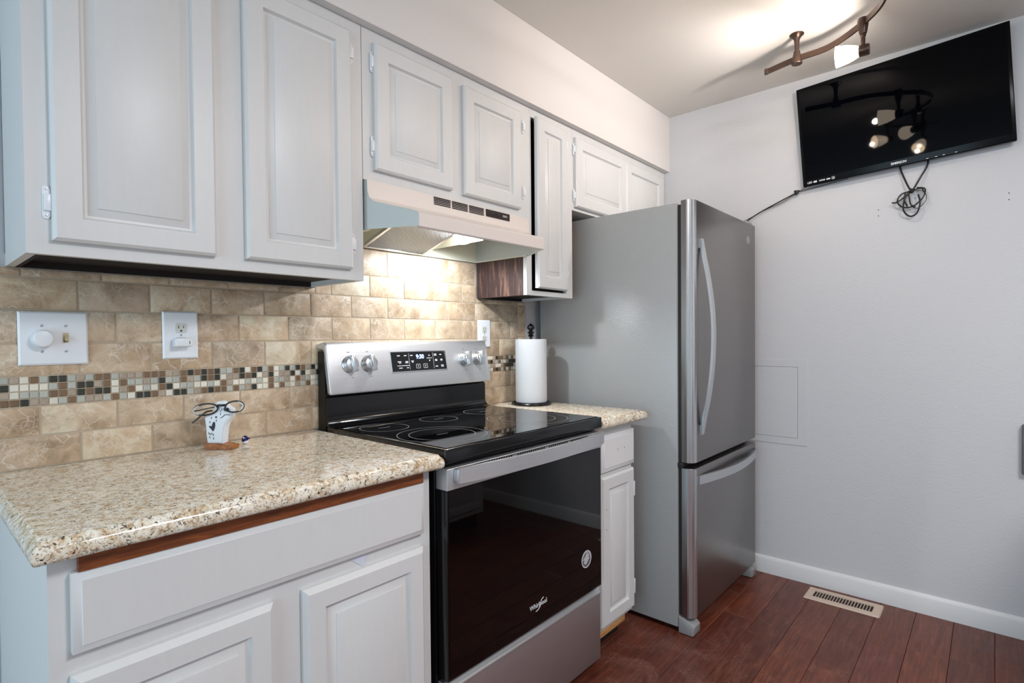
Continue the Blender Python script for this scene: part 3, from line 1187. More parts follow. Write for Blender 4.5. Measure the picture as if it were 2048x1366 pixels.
# console front plane helper
A0, A1 = Vector((0, -0.060, 1.194)), Vector((0, -0.088, 1.040))
upv = (A0 - A1).normalized()
nrm = Vector((1, 0, 0)).cross(upv)


def on_console(x, z, off=0.0):
    k = (z - A1.z) / (A0.z - A1.z)
    p = A1.lerp(A0, k)
    return Vector((x, p.y, p.z)) + nrm * off


def con_box(bm, x, z, w, h, t, off=0.0, bev=0.0):
    tm = bmesh.new()
    box(tm, -w / 2, w / 2, -h / 2, h / 2, 0, t, bev, 1)
    xform(tm, frame_mtx(on_console(x, z, off), (1, 0, 0), upv))
    merge(bm, tm)


bm = B()
con_box(bm, 0.383, 1.131, 0.268, 0.080, 0.0016, 0, 0.0005)
disp = part('display_panel', bm, M['chrome'], rg)
bm = B()
con_box(bm, 0.383, 1.131, 0.260, 0.072, 0.0010, 0.0012)
part('display_glass', bm, M['glass'], disp)
text_mesh('9:30', 0.022, frame_mtx(on_console(0.385, 1.147, 0.0026), (1, 0, 0), upv), 'clock_digits', M['digit'], disp, 0.0002, 0.0004)
bm = B()
o_ = 0.0023
for (x, z, w, h) in ((0.285, 1.153, 0.013, 0.0035), (0.316, 1.153, 0.012, 0.0035), (0.287, 1.131, 0.017, 0.003), (0.289, 1.1265, 0.009, 0.003), (0.320, 1.131, 0.013, 0.003), (0.320, 1.1265, 0.014, 0.003),
                     (0.303, 1.1165, 0.056, 0.0022), (0.290, 1.108, 0.016, 0.003), (0.322, 1.108, 0.010, 0.003), (0.344, 1.153, 0.012, 0.0035), (0.347, 1.132, 0.012, 0.003), (0.348, 1.1275, 0.008, 0.003),
                     (0.430, 1.141, 0.026, 0.0022), (0.461, 1.155, 0.012, 0.003), (0.461, 1.1505, 0.014, 0.003), (0.488, 1.153, 0.010, 0.0035), (0.463, 1.134, 0.011, 0.003), (0.463, 1.130, 0.012, 0.003),
                     (0.490, 1.134, 0.011, 0.003), (0.490, 1.130, 0.009, 0.003), (0.463, 1.108, 0.012, 0.0035), (0.492, 1.111, 0.014, 0.003), (0.492, 1.1065, 0.012, 0.003),
                     (0.332, 1.131, 0.0009, 0.062), (0.449, 1.131, 0.0009, 0.062)):
    con_box(bm, x, z, w, h, 0.0003, o_)
for xx in (0.372, 0.407):
    for (dx, dz, w, h) in ((0, 0.007, 0.019, 0.0014), (0, -0.007, 0.019, 0.0014), (-0.009, 0, 0.0014, 0.0145), (0.009, 0, 0.0014, 0.0145), (0, 0, 0.004, 0.004)):
        con_box(bm, xx + dx, 1.112 + dz, w, h, 0.0003, o_)
for (zz, s) in ((1.152, 1), (1.131, -1)):
    tm = bmesh.new()
    vv = [tm.verts.new(q) for q in ((-0.004, -0.003 * s, 0), (0.004, -0.003 * s, 0), (0, 0.003 * s, 0))]
    tm.faces.new(vv if s > 0 else list(reversed(vv)))
    xform(tm, frame_mtx(on_console(0.430, zz, o_ + 0.0003), (1, 0, 0), upv))
    merge(bm, tm)
part('key_marks', bm, M['silver'], disp)
# knobs
for kx, ang in ((0.080, 8), (0.155, 8), (0.617, -6), (0.694, -6)):
    k = B()
    c = on_console(kx, 1.130)
    lathe(k, [(0.0, 0.0), (0.029, 0.0), (0.0295, 0.004), (0.027, 0.007)], c, nrm, 36)
    lathe(k, [(0.0275, 0.006), (0.0268, 0.014), (0.024, 0.022), (0.021, 0.024), (0.0, 0.024)], c, nrm, 36)
    kb = part('knob', k, M['satin'], rg)
    g = B()
    tm = bmesh.new()
    box(tm, -0.0075, 0.0075, -0.0285, 0.0285, 0.006, 0.039, 0.003, 2)
    xform(tm, frame_mtx(c, Vector((1, 0, 0)) * math.cos(math.radians(ang)) + upv * math.sin(math.radians(ang)), upv * math.cos(math.radians(ang)) - Vector((1, 0, 0)) * math.sin(math.radians(ang))))
    merge(g, tm)
    part('grip', g, M['satin'], kb)
    mk = B()
    con_box(mk, kx, 1.172, 0.010, 0.0018, 0.0003, 0.0002)
    part('dial_mark', mk, M['sticker'], rg)
    mk = B()
    con_box(mk, kx + 0.006, 1.086, 0.008, 0.0018, 0.0003, 0.0002)
    part('dial_mark', mk, M['sticker'], rg)
# oven door
bm = B()
box(bm, 0.004, 0.754, -0.640, -0.600, 0.310, 0.8155, 0.003)
dr = part('oven_door', bm, M['black'], rg)
bm = B()
box(bm, 0.010, 0.748, -0.6425, -0.638, 0.318, 0.8150, 0.001, 1)
part('door_glass', bm, M['ovglass'], dr)
bm = B()
box(bm, 0.004, 0.754, -0.6445, -0.600, 0.8160, 0.8735, 0.0015, 1)
bd = part('door_band', bm, M['steel'], rg)
bm = B()
for (a, b) in ((0.16, 0.265), (0.285, 0.420), (0.44, 0.54), (0.56, 0.66)):
    x = a
    while x < b:
        box(bm, x, x + 0.006, -0.6452, -0.640, 0.8585, 0.8695)
        x += 0.0105
box(bm, 0.10, 0.66, -0.6452, -0.640, 0.8695, 0.8712)
part('vent_slots', bm, M['slot'], bd)
bm = B()
pth = smooth_path([(0.028, -0.662, 0.8565), (0.10, -0.674, 0.8565), (0.22, -0.687, 0.8565), (0.379, -0.692, 0.8565), (0.54, -0.687, 0.8565), (0.66, -0.674, 0.8565), (0.731, -0.662, 0.8565)], 6)
tube(bm, pth, 0, flat=(0.006, 0.0205, (0, 0, 1)))
for xx in (0.036, 0.724):
    box(bm, xx - 0.010, xx + 0.010, -0.664, -0.6446, 0.840, 0.873, 0.002)
part('oven_handle', bm, M['steel'], dr, 50, 'brushed stainless bar handle')
# brand lettering and round sticker on the glass
text_mesh('Whirlpool', 0.0205, frame_mtx((0.382, -0.6428, 0.378), (1, 0, 0), (0, 0, 1)), 'logo_lettering', M['silver'], dr, 0.0003, 0.0003)
bm = B()
tube(bm, smooth_path([(0.368, -0.6431, 0.361), (0.384, -0.6431, 0.366), (0.396, -0.6431, 0.388), (0.408, -0.6431, 0.393)], 6), 0, flat=(0.0013, 0.0004, (0, 1, 0)))
part('logo_swoosh', bm, M['silver'], dr)
bm = B()
lathe(bm, [(0, 0.0003), (0.030, 0.0003), (0.030, 0.0)], (0.652, -0.6426, 0.438), (0, -1, 0), 40)
st = part('round_sticker', bm, M['sticker'], dr)
bm = B()
rr = []
for k in range(48):
    a = 2 * math.pi * k / 48
    rr.append(Vector((0.652 + 0.0285 * math.cos(a), -0.64315, 0.438 + 0.0285 * math.sin(a))))
tube(bm, rr, 0, closed=True, flat=(0.0018, 0.0002, (0, 1, 0)))
for k in range(26):
    a = 2 * math.pi * k / 26
    if -0.2 < math.sin(a):
        c = Vector((0.652 + 0.0235 * math.cos(a), 0, 0.438 + 0.0235 * math.sin(a)))
        box(bm, c.x - 0.0014, c.x + 0.0014, -0.6432, -0.6429, c.z - 0.0018, c.z + 0.0018)
for k, (w, o) in enumerate(((0.015, 0.010), (0.019, 0.001), (0.015, -0.008))):
    tm = bmesh.new()
    box(tm, -w, w, -0.0030, 0.0030, 0, 0.0002)
    xform(tm, frame_mtx((0.652 - 0.5 * o, -0.6431, 0.438 + o * 0.9), (0.75, 0, 0.66), (-0.66, 0, 0.75)))
    merge(bm, tm)
part('sticker_print', bm, M['silver'], st)
# storage drawer
bm = B()
box(bm, 0.004, 0.754, -0.634, -0.600, 0.040, 0.276, 0.002)
dw = part('storage_drawer', bm, M['drawer'], rg)
bm = B()
prism(bm, [(-0.600, 0.2770), (-0.634, 0.2770), (-0.6375, 0.2800), (-0.6375, 0.2840), (-0.632, 0.2860), (-0.618, 0.300), (-0.600, 0.300)], 'x', 0.004, 0.754, 0.001, 1)
part('drawer_pull_edge', bm, M['steel'], dw)
bm = B()
box(bm, 0.02, 0.738, -0.60, -0.597, 0.008, 0.05)
part('kick_plate', bm, M['blackm'], rg)

# ------------------------------------------------------------------ refrigerator
fr = thing('refrigerator', 'tall stainless refrigerator with bottom freezer beside the end wall', 'refrigerator', (1.55, -0.40, 0.0))
FX0, FX1 = 1.168, 1.934
bm = B()
box(bm, FX0, FX1, -0.744, -0.035, 0.022, 1.758, 0.004)
part('body', bm, M['fside'], fr, label='textured grey side')
bm = B()
box(bm, FX0 + 0.010, FX1 - 0.008, -0.762, -0.7445, 0.075, 1.750)
part('door_gasket', bm, M['gasket'], fr)


def fridge_door(z0, z1, name):
    pl = []
    pl += [(FX0 + 0.001, -0.762)]
    pl += [(FX0 + 0.001, -0.782)]
    for k in range(1, 7):
        a = k / 7 * math.pi / 2
        pl.append((FX0 + 0.001 + 0.030 * (1 - math.cos(a)), -0.782 - 0.029 * math.sin(a)))
    pl += [(FX0 + 0.036, -0.8120), (FX1 - 0.012, -0.8120), (FX1 - 0.003, -0.808), (FX1, -0.798), (FX1, -0.762)]
    bm = B()
    prism(bm, pl, 'z', z0, z1, 0.003, 2)
    dd = part(name, bm, M['steeld'], fr, 30)
    # bright rounded edge trim with a few fine ribs
    tr = B()
    q = []
    for k in range(0, 8):
        a = (0.05 + k / 7.0 * 0.95) * math.pi / 2
        rr_ = 0.0312 + (0.0014 if k % 2 else 0.0)
        q.append((FX0 + 0.0305 - rr_ * math.cos(a), -0.782 - (rr_ - 0.0012) * math.sin(a)))
    inner = [(FX0 + 0.0305 - 0.028 * math.cos(a), -0.782 - 0.027 * math.sin(a)) for a in [(0.05 + k / 7.0 * 0.95) * math.pi / 2 for k in range(7, -1, -1)]]
    prism(tr, q + inner, 'z', z0 + 0.002, z1 - 0.002)
    part('edge_trim', tr, M['satin'], dd, 25)
    return dd


du = fridge_door(0.703, 1.7655, 'upper_door')
dl = fridge_door(0.072, 0.681, 'freezer_door')
bm = B()
hp = smooth_path([(1.240, -0.8165, 1.612), (1.240, -0.829, 1.54), (1.240, -0.848, 1.44), (1.240, -0.862, 1.33), (1.240, -0.867, 1.22), (1.240, -0.862, 1.10), (1.240, -0.848, 0.98), (1.240, -0.829, 0.885), (1.240, -0.8165, 0.815)], 6)
tube(bm, hp, 0, flat=(0.0135, 0.0050, (0, -1, 0)))
box(bm, 1.228, 1.252, -0.818, -0.811, 1.575, 1.611)
box(bm, 1.228, 1.252, -0.818, -0.811, 0.816, 0.852)
part('door_handle', bm, M['satin'], du, 50, 'bowed stainless bar handle')
bm = B()
hp = smooth_path([(1.208, -0.8165, 0.632), (1.30, -0.832, 0.631), (1.42, -0.846, 0.629), (1.566, -0.852, 0.628), (1.71, -0.846, 0.629), (1.83, -0.832, 0.631), (1.924, -0.8165, 0.633)], 6)
tube(bm, hp, 0, flat=(0.0050, 0.0175, (0, 0, 1)))
box(bm, 1.209, 1.245, -0.818, -0.811, 0.617, 0.647)
box(bm, 1.888, 1.923, -0.818, -0.811, 0.617, 0.647)
part('door_handle', bm, M['satin'], dl, 50, 'bowed stainless bar handle')
bm = B()
lathe(bm, [(0, 0.0006), (0.019, 0.0006), (0.02, 0.0)], (1.822, -0.812, 1.681), (0, -1, 0), 28, sx=1.3)
lathe(bm, [(0, 0.0010), (0.013, 0.0010), (0.0135, 0.0005)], (1.822, -0.812, 1.681), (0, -1, 0), 28, sx=1.3)
part('badge', bm, M['greyp'], du)
bm = B()
box(bm, 1.85, 1.93, -0.800, -0.70, 1.7585, 1.785, 0.010, 3)
part('hinge_cover', bm, M['greyp'], fr)
bm = B()
box(bm, FX0 + 0.0005, FX0 + 0.014, -0.768, -0.745, 0.684, 0.701, 0.002)
part('hinge', bm, M['gasket'], fr)
for xa, xb in ((FX0 - 0.001, FX0 + 0.064), (FX1 - 0.050, FX1 + 0.002)):
    bm = B()
    prism(bm, [(-0.7455, 0.002), (-0.806, 0.002), (-0.812, 0.010), (-0.812, 0.040), (-0.800, 0.052), (-0.765, 0.066), (-0.7455, 0.068)], 'x', xa, xb, 0.005, 2)
    part('foot_cover', bm, M['greyp'], fr)
bm = B()
box(bm, FX0 + 0.066, FX1 - 0.052, -0.742, -0.7445 + 0.02, 0.004, 0.070)
part('base_grille', bm, M['gasket'], fr)
for xx in (FX0 + 0.05, FX1 - 0.05):
    bm = B()
    lathe(bm, [(0.016, 0.0), (0.016, 0.026)], (xx, -0.12, 0.0), 'z', 14)
    part('rear_foot', bm, M['gasket'], fr)

# ------------------------------------------------------------------ television
tvl = Vector((1.948, -1.387, 2.177))
tv = thing('television', 'black flat wall-mounted television tilted on the end wall', 'television', tvl, local=True)
tilt, roll = math.radians(4.0), math.radians(3.0)
right, up0 = Vector((0, -1, 0)), Vector((-math.sin(tilt), 0, math.cos(tilt)))
r2 = right * math.cos(roll) + up0 * math.sin(roll)
u2 = up0 * math.cos(roll) - right * math.sin(roll)
mtv = frame_mtx(tvl, r2, u2)
tv.matrix_world = mtv
TW, TH = 0.757 / 2, 0.461 / 2
bm = B()
box(bm, -TW, TW, -TH, TH, -0.022, 0.0, 0.004, 3)
box(bm, -TW * 0.75, TW * 0.75, -TH * 0.60, TH * 0.70, -0.036, -0.0215, 0.004)
part('housing', bm, M['tvb'], tv)
bm = B()
box(bm, -TW + 0.012, TW - 0.012, -TH + 0.030, TH - 0.012, -0.001, 0.0008)
scr = part('screen', bm, M['tv'], tv)
bm = B()
box(bm, -0.06, 0.06, -0.06, 0.06, -0.057, -0.0355, 0.003)
part('wall_mount', bm, M['blackm'], tv)
text_mesh('EMERSON', 0.0125, Matrix.Translation((0.0, -TH + 0.016, 0.0003)), 'logo_lettering', M['silver'], tv, 0.0003, 0.0004)
text_mesh('LED', 0.0120, Matrix.Translation((-TW + 0.030, -TH + 0.014, 0.0003)), 'badge_lettering', M['silver'], tv, 0.0003, 0.0003)
text_mesh('HDMI', 0.0100, Matrix.Translation((-TW + 0.082, -TH + 0.014, 0.0003)), 'badge_lettering', M['silver'], tv, 0.0003, 0.0003)
bm = B()
box(bm, -TW + 0.046, -TW + 0.060, -TH + 0.010, -TH + 0.018, 0.0, 0.0006)
part('printed_mark', bm, M['silver'], tv)
bm = B()
box(bm, -TW + 0.100, -TW + 0.116, -TH + 0.011, -TH + 0.017, 0.0, 0.0006)
part('printed_mark', bm, M['silver'], tv)
bm = B()
for (a, b, c, d2) in ((0.122, 0.134, 0.008, 0.0095), (0.122, 0.134, 0.0185, 0.020), (0.122, 0.1235, 0.008, 0.020), (0.1325, 0.134, 0.008, 0.020), (0.126, 0.131, 0.012, 0.016)):
    box(bm, -TW + a, -TW + b, -TH + c, -TH + d2, 0.0, 0.0006)
part('printed_mark', bm, M['silver'], tv)
for xx in (0.095, 0.125, 0.150, 0.190):
    bm = B()
    box(bm, xx, xx + 0.008, -TH + 0.006, -TH + 0.008, 0.0, 0.0006)
    part('touch_button', bm, M['silver'], tv)


# cables (they hang behind and below the television, against the end wall)
def at_wall(dy, dz, dx=0.0):
    return (1.995 - dx, -1.440 + dy, 1.838 + dz)


cb = thing('cable_bundle', 'bundled black cable hanging in loops below the television', 'cable', (1.995, -1.440, 1.838))
bm = B()
tube(bm, smooth_path([at_wall(0.045, 0.128, -0.006), at_wall(0.035, 0.09, -0.004), at_wall(0.014, 0.03, 0.008), at_wall(0.0, 0.0, 0.008)], 6), 0.0036)
tube(bm, smooth_path([at_wall(-0.058, 0.140, -0.006), at_wall(-0.055, 0.10, -0.004), at_wall(-0.032, 0.05, 0.008), at_wall(-0.006, 0.0, 0.008)], 6), 0.0036)
for (pts, rad) in (
    ([(0, 0), (0.035, -0.01), (0.048, -0.04), (0.03, -0.065), (-0.005, -0.068), (-0.04, -0.04), (-0.048, 0.0), (-0.02, 0.01)], 0.0030),
    ([(0.0, 0.0), (0.022, -0.03), (0.026, -0.08), (0.005, -0.108), (-0.02, -0.10), (-0.032, -0.06), (-0.025, -0.02)], 0.0034),
    ([(0.01, 0), (0.006, -0.03), (0.0, -0.06), (-0.015, -0.072)], 0.0030),
    ([(0, 0), (-0.035, 0.004), (-0.045, -0.015)], 0.0028),
    ([(0.005, 0), (0.02, -0.02), (0.05, -0.042), (0.068, -0.040)], 0.0030),
    ([(0.020, -0.005), (0.024, -0.035), (0.012, -0.066)], 0.0032),
):
    P3 = [at_wall(a, b, 0.006 + 0.004 * (i % 3)) for i, (a, b) in enumerate(pts)]
    tube(bm, smooth_path(P3, 8), rad)
tube(bm, smooth_path([at_wall(0.008, 0.002, 0.01), at_wall(0.004, -0.05, 0.012), at_wall(-0.02, -0.08, 0.012), at_wall(-0.052, -0.05, 0.012), at_wall(-0.045, -0.01, 0.012), at_wall(-0.01, -0.002, 0.012)], 8), 0.0013)
part('cord', bm, M['cable'], cb)
bm = B()
lathe(bm, [(0.0, -0.009), (0.008, -0.007), (0.011, 0.0), (0.008, 0.007), (0.0, 0.009)], at_wall(-0.002, -0.001, 0.010), 'y', 14)
part('cable_tie', bm, M['cable'], cb)

cc = thing('power_cord', 'knotted thin cord running from the television down behind the refrigerator', 'cable', (1.992, -0.988, 1.914))
bm = B()
tube(bm, smooth_path([(2.004, -1.20, 1.942), (2.004, -1.10, 1.930), (2.0, -1.03, 1.922), (1.992, -0.99, 1.914)], 6), 0.0016)
tube(bm, smooth_path([(2.004, -1.045, 1.945), (2.002, -1.02, 1.932), (1.992, -0.99, 1.914)], 6), 0.0016)
tube(bm, smooth_path([(1.992, -0.988, 1.914), (1.993, -0.90, 1.880), (1.992, -0.81, 1.842), (1.985, -0.74, 1.800), (1.980, -0.62, 1.72)], 8), 0.0032)
tube(bm, smooth_path([(1.992, -0.98, 1.909), (1.995, -0.92, 1.878), (1.994, -0.86, 1.860), (1.990, -0.80, 1.836), (1.975, -0.72, 1.798)], 8), 0.0014)
part('cord', bm, M['browncable'], cc)
bm = B()
for (a, b, r) in ((0, 0, 0.010), (0.006, 0.006, 0.007), (-0.006, 0.005, 0.007), (0.004, -0.006, 0.006)):
    lathe(bm, [(0, -r), (r * 0.7, -r * 0.7), (r, 0), (r * 0.7, r * 0.7), (0, r)], (1.992, -0.986 + a, 1.914 + b), 'x', 12)
part('knot', bm, M['cable'], cc)

# ------------------------------------------------------------------ track light
tl = thing('track_light', 'curved bronze track light with lit glass shades under the ceiling', 'track light', (1.56, -1.10, ZC))
ZT = 2.362
rail = [(1.588, -0.975), (1.556, -1.094), (1.540, -1.217), (1.436, -1.346), (1.30, -1.432), (1.10, -1.46), (0.88, -1.38), (0.69, -1.20), (0.50, -1.20), (0.33, -1.36), (0.22, -1.44)]
bm = B()
tube(bm, smooth_path([(x, y, ZT) for x, y in rail], 8), 0, flat=(0.004, 0.011, (0, 0, 1)))
part('rail', bm, M['bronze'], tl, 50)
bm = B()
box(bm, 1.5825, 1.5935, -0.974, -0.958, ZT - 0.0125, ZT + 0.0125, 0.002)
part('end_cap', bm, M['bronze'], tl)
for (x, y) in ((1.556, -1.094), (0.88, -1.38), (0.33, -1.36)):
    bm = B()
    lathe(bm, [(0, 0), (0.027, 0), (0.027, -0.003), (0.018, -0.010), (0.011, -0.022), (0.0085, -0.045), (0.0085, -0.070), (0.0125, -0.071), (0.0125, -0.079), (0.014, -0.081), (0.0205, -0.112), (0.0215, -0.118), (0.020, -0.122), (0, -0.122)], (x, y, ZC), 'z', 24)
    part('standoff', bm, M['bronze'], tl, 40)


def lamp(x, y, direction, power, cone, glow):
    h = B()
    lathe(h, [(0, 0.018), (0.017, 0.016), (0.019, 0.006), (0.014, -0.030), (0.0115, -0.040), (0.0095, -0.040), (0.0095, -0.049), (0.0075, -0.050), (0.0070, -0.092), (0, -0.092)], (x, y, ZT), 'z', 20)
    hh = part('lamp_stem', h, M['bronze'], tl, 40)
    dvec = Vector(direction).normalized()
    c = Vector((x, y, ZT - 0.100))
    s = B()
    lathe(s, [(0, -0.020), (0.018, -0.020), (0.020, -0.016), (0.020, 0.012), (0.017, 0.015), (0, 0.015)], c, dvec, 24)
    part('socket', s, M['bronze'], hh, 40)
    g = B()
    lathe(g, [(0.019, 0.014), (0.026, 0.030), (0.032, 0.050), (0.036, 0.074), (0.038, 0.086), (0.035, 0.086), (0.032, 0.070), (0.02, 0.04), (0.0, 0.030)], c, dvec, 28)
    part('glass_shade', g, M['bulb'], hh, 50, 'glowing frosted glass shade')
    d = bpy.data.lights.new('track_lamp_light', 'SPOT')
    d.energy = power
    d.color = (1.0, 0.96, 0.93)
    d.shadow_soft_size = 0.014
    d.spot_size = math.radians(cone)
    d.spot_blend = 0.9
    o = bpy.data.objects.new('track_lamp_light', d)
    o.location = c + dvec * 0.066
    o.rotation_euler = dvec.to_track_quat('-Z', 'Y').to_euler()
    COL.objects.link(o)
    d = bpy.data.lights.new('track_lamp_glow', 'POINT')
    d.energy = glow
    d.color = (1.0, 0.92, 0.85)
    d.shadow_soft_size = 0.014
    o = bpy.data.objects.new('track_lamp_glow', d)
    o.location = c + dvec * 0.100 + Vector((0, 0, -0.012))
    COL.objects.link(o)


lamp(1.436, -1.346, (-0.05, 1.0, 0.02), 20, 95, 5.5)
lamp(0.84, -1.36, (-0.6, 0.5, 0.0), 0.8, 120, 1.2)
lamp(0.66, -1.21, (0.5, 0.6, -0.05), 0.8, 120, 1.2)
lamp(0.33, -1.36, (0.75, 0.25, -0.6), 0.8, 120, 1.2)

# ------------------------------------------------------------------ paper towel holder
ph = thing('paper_towel_holder', 'black iron paper towel stand with a finial on the small countertop', 'paper towel holder', (0.965, -0.142, 0.915))
bm = B()
lathe(bm, [(0, 0.0035), (0.078, 0.0035), (0.080, 0.006), (0.084, 0.012), (0.088, 0.012), (0.091, 0.007), (0.088, 0.0015), (0.0, 0.0015)], (0.965, -0.142, 0.915), 'z', 40)
part('base', bm, M['iron'], ph)
bm = B()
lathe(bm, [(0.006, 0.0), (0.006, 0.305), (0.012, 0.307), (0.014, 0.311), (0.008, 0.316), (0.014, 0.321), (0.016, 0.325), (0.009, 0.330), (0.007, 0.333), (0.015, 0.340), (0.0175, 0.347), (0.013, 0.356), (0.005, 0.363), (0.0, 0.367)], (0.965, -0.142, 0.915), 'z', 20)
part('pole', bm, M['iron'], ph, 60)
bm = B()
lathe(bm, [(0.020, 0.0135), (0.070, 0.0135), (0.0705, 0.016), (0.0705, 0.292), (0.0695, 0.2945), (0.020, 0.2945), (0.020, 0.0135)], (0.965, -0.142, 0.915), 'z', 48)
solo('paper_towel_roll', bm, M['paper'], 'white paper towel roll on its stand beside the refrigerator', 'paper towel', (0.965, -0.142, 0.9285))

# ------------------------------------------------------------------ spectacles on a nose-shaped stand
gc = Vector((-0.345, -0.100, 0.915))
fw3 = Vector((0.75, 0.66, 0)).normalized()     # away from the viewer's side
rt3 = Vector((0.66, -0.75, 0)).normalized()
S = 0.127 / 700.0                               # metres per traced unit


def gp(u, v, d=0.0):
    """u,v in traced units (v downward, 1190 = counter level)"""
    return gc + rt3 * ((u - 500) * S) + Vector((0, 0, (1190 - v) * S)) - fw3 * d


def slab(bm, pts, d0, d1, bev=0.0, mi=0):
    t = bmesh.new()
    A = [t.verts.new(gp(u, v, d1)) for u, v in pts]
    Bq = [t.verts.new(gp(u, v, d0)) for u, v in pts]
    n = len(pts)
    t.faces.new(A)
    t.faces.new(list(reversed(Bq)))
    for i in range(n):
        t.faces.new((A[i], Bq[i], Bq[(i + 1) % n], A[(i + 1) % n]))
    bmesh.ops.recalc_face_normals(t, faces=t.faces)
    if bev:
        bmesh.ops.bevel(t, geom=[e for e in t.edges if (e.verts[0] in A) == (e.verts[1] in A)], offset=bev, segments=2, affect='EDGES')
        bmesh.ops.recalc_face_normals(t, faces=t.faces)
    merge(bm, t, mi)


es = thing('eyeglass_stand', 'white nose-shaped eyeglass stand on a wooden foot on the left countertop', 'eyeglass holder', gc)
bm = B()
slab(bm, [(300, 1100), (330, 1088), (560, 1095), (725, 1140), (730, 1180), (690, 1190), (380, 1190), (305, 1165)], -0.022, 0.022, 0.002)
part('foot', bm, M['standwood'], es)
bm = B()
body = [(340, 1097), (322, 960), (318, 840), (300, 700), (340, 672), (420, 640), (452, 560), (468, 478), (515, 456), (560, 465), (588, 500), (640, 545), (690, 580), (698, 640), (694, 700), (650, 745), (615, 810), (592, 880), (580, 980), (572, 1097)]
slab(bm, body, -0.016, 0.016, 0.003)
fig = part('nose_figure', bm, M['figure'], es, 50)
bm = B()
F_ = 0.0162
slab(bm, [(432, 912), (402, 872), (378, 847), (372, 833), (384, 824), (402, 828), (414, 840), (418, 815), (426, 790), (440, 768), (454, 762), (464, 778), (467, 812), (462, 852), (450, 885)], F_, F_ + 0.0006)
slab(bm, [(592, 575), (610, 548), (640, 560), (662, 550), (688, 575), (670, 600), (640, 612), (610, 600)], F_, F_ + 0.0006)
slab(bm, [(540, 705), (575, 690), (610, 655), (690, 655), (690, 662), (615, 664), (580, 698), (542, 712)], F_, F_ + 0.0006)
for (u, v) in ((412, 705), (475, 694), (490, 694), (485, 746), (388, 770), (368, 938), (388, 952), (414, 945), (436, 962), (382, 998), (438, 1016), (572, 578), (552, 602), (550, 645)):
    slab(bm, [(u - 5, v - 15), (u + 5, v - 15), (u + 4, v + 15), (u - 4, v + 15)], F_, F_ + 0.0006)
part('painted_marks', bm, M['ink'], fig)

sp = thing('eyeglasses', 'black oval eyeglasses resting on the white nose-shaped stand', 'eyeglasses', gp(560, 530, 0.03))
Dg = 0.021


def ell(cu, cv, ru, rv, ang, d=Dg, n=40):
    out = []
    for k in range(n):
        a = 2 * math.pi * k / n
        x, y = ru * math.cos(a), rv * math.sin(a)
        out.append(gp(cu + x * math.cos(ang) - y * math.sin(ang), cv + x * math.sin(ang) + y * math.cos(ang), d))
    return out


bm = B()
L1 = ell(338, 574, 186, 84, -0.13)
L2_ = ell(776, 534, 142, 82, -0.13)
tube(bm, L1, 0.0023, 8, closed=True)
tube(bm, L2_, 0.0023, 8, closed=True)
tube(bm, smooth_path([gp(515, 540, Dg), gp(545, 510, Dg + 0.003), gp(590, 512, Dg + 0.003), gp(640, 505, Dg)], 6), 0.0030, 8)
fm = part('frame_front', bm, M['frame'], sp, 60)
for ctr, ru, rv, rng in (((338, 574), 172, 72, (2.2, 4.2)), ((776, 534), 130, 72, (-1.0, 1.1))):
    bm = B()
    for k in range(26):
        a = rng[0] + (rng[1] - rng[0]) * k / 25
        for q in (1.0, 1.09):
            x, y = ru * q * math.cos(a), rv * q * math.sin(a)
            c = gp(ctr[0] + x * math.cos(-0.13) - y * math.sin(-0.13), ctr[1] + x * math.sin(-0.13) + y * math.cos(-0.13), Dg + 0.0017)
            lathe(bm, [(0, 0.0010), (0.0008, 0.0008), (0.0009, 0)], c, -fw3, 6)
    part('rim_dots', bm, M['dot'], fm)
for cen, ru, rv in (((338, 574), 180, 78), ((776, 534), 136, 76)):
    bm = B()
    q = ell(cen[0], cen[1], ru, rv, -0.13)
    va = [bm.verts.new(p) for p in q]
    vb = [bm.verts.new(p + fw3 * 0.0012) for p in q]
    bm.faces.new(va)
    bm.faces.new(list(reversed(vb)))
    for k in range(len(q)):
        bm.faces.new((va[k], vb[k], vb[(k + 1) % len(q)], va[(k + 1) % len(q)]))
    bmesh.ops.recalc_face_normals(bm, faces=bm.faces)
    part('lens', bm, M['lens'], sp)
for pts in ([(160, 600, Dg), (225, 590, 0.005), (330, 570, -0.02), (440, 560, -0.045)], [(915, 520, Dg), (860, 530, 0.0), (780, 545, -0.02), (700, 555, -0.04)]):
    bm = B()
    tube(bm, smooth_path([gp(*q) for q in pts], 6), 0.0018, 8)
    part('temple', bm, M['frame'], sp)
bm = B()
tube(bm, smooth_path([gp(440, 592, 0.0205), gp(380, 600, 0.027), (gp(320, 640, 0.030)), gp(250, 700, 0.030), gp(165, 768, 0.030)], 6), 0.0021, 8)
part('temple', bm, M['frame'], sp)

# small glass figurine
gi = thing('glass_figurine', 'tiny blue and white glass bird figurine on the countertop beside the eyeglass stand', 'figurine', (-0.272, -0.083, 0.915))
bm = B()
lathe(bm, [(0, 0.0), (0.006, 0.0005), (0.0085, 0.005), (0.0085, 0.010), (0.006, 0.014), (0, 0.016)], (-0.272, -0.083, 0.915), 'z', 20)
part('body', bm, M['white'], gi, 60)
bm = B()
lathe(bm, [(0.0086, 0.008), (0.0090, 0.012), (0.0078, 0.019), (0.004, 0.0235), (0, 0.0245)], (-0.2725, -0.0825, 0.915), 'z', 20)
lathe(bm, [(0.0030, 0.0), (0.0018, 0.006), (0.0, 0.009)], (-0.2685, -0.089, 0.932), (0.7, -0.7, -0.2), 12)
part('head', bm, M['bluegl'], gi, 60)
bm = B()
lathe(bm, [(0, 0.0015), (0.0022, 0.0008), (0.0026, 0)], Vector((-0.2725, -0.0825, 0.934)) - fw3 * 0.0078, -fw3, 12)
part('eye', bm, M['white'], gi)


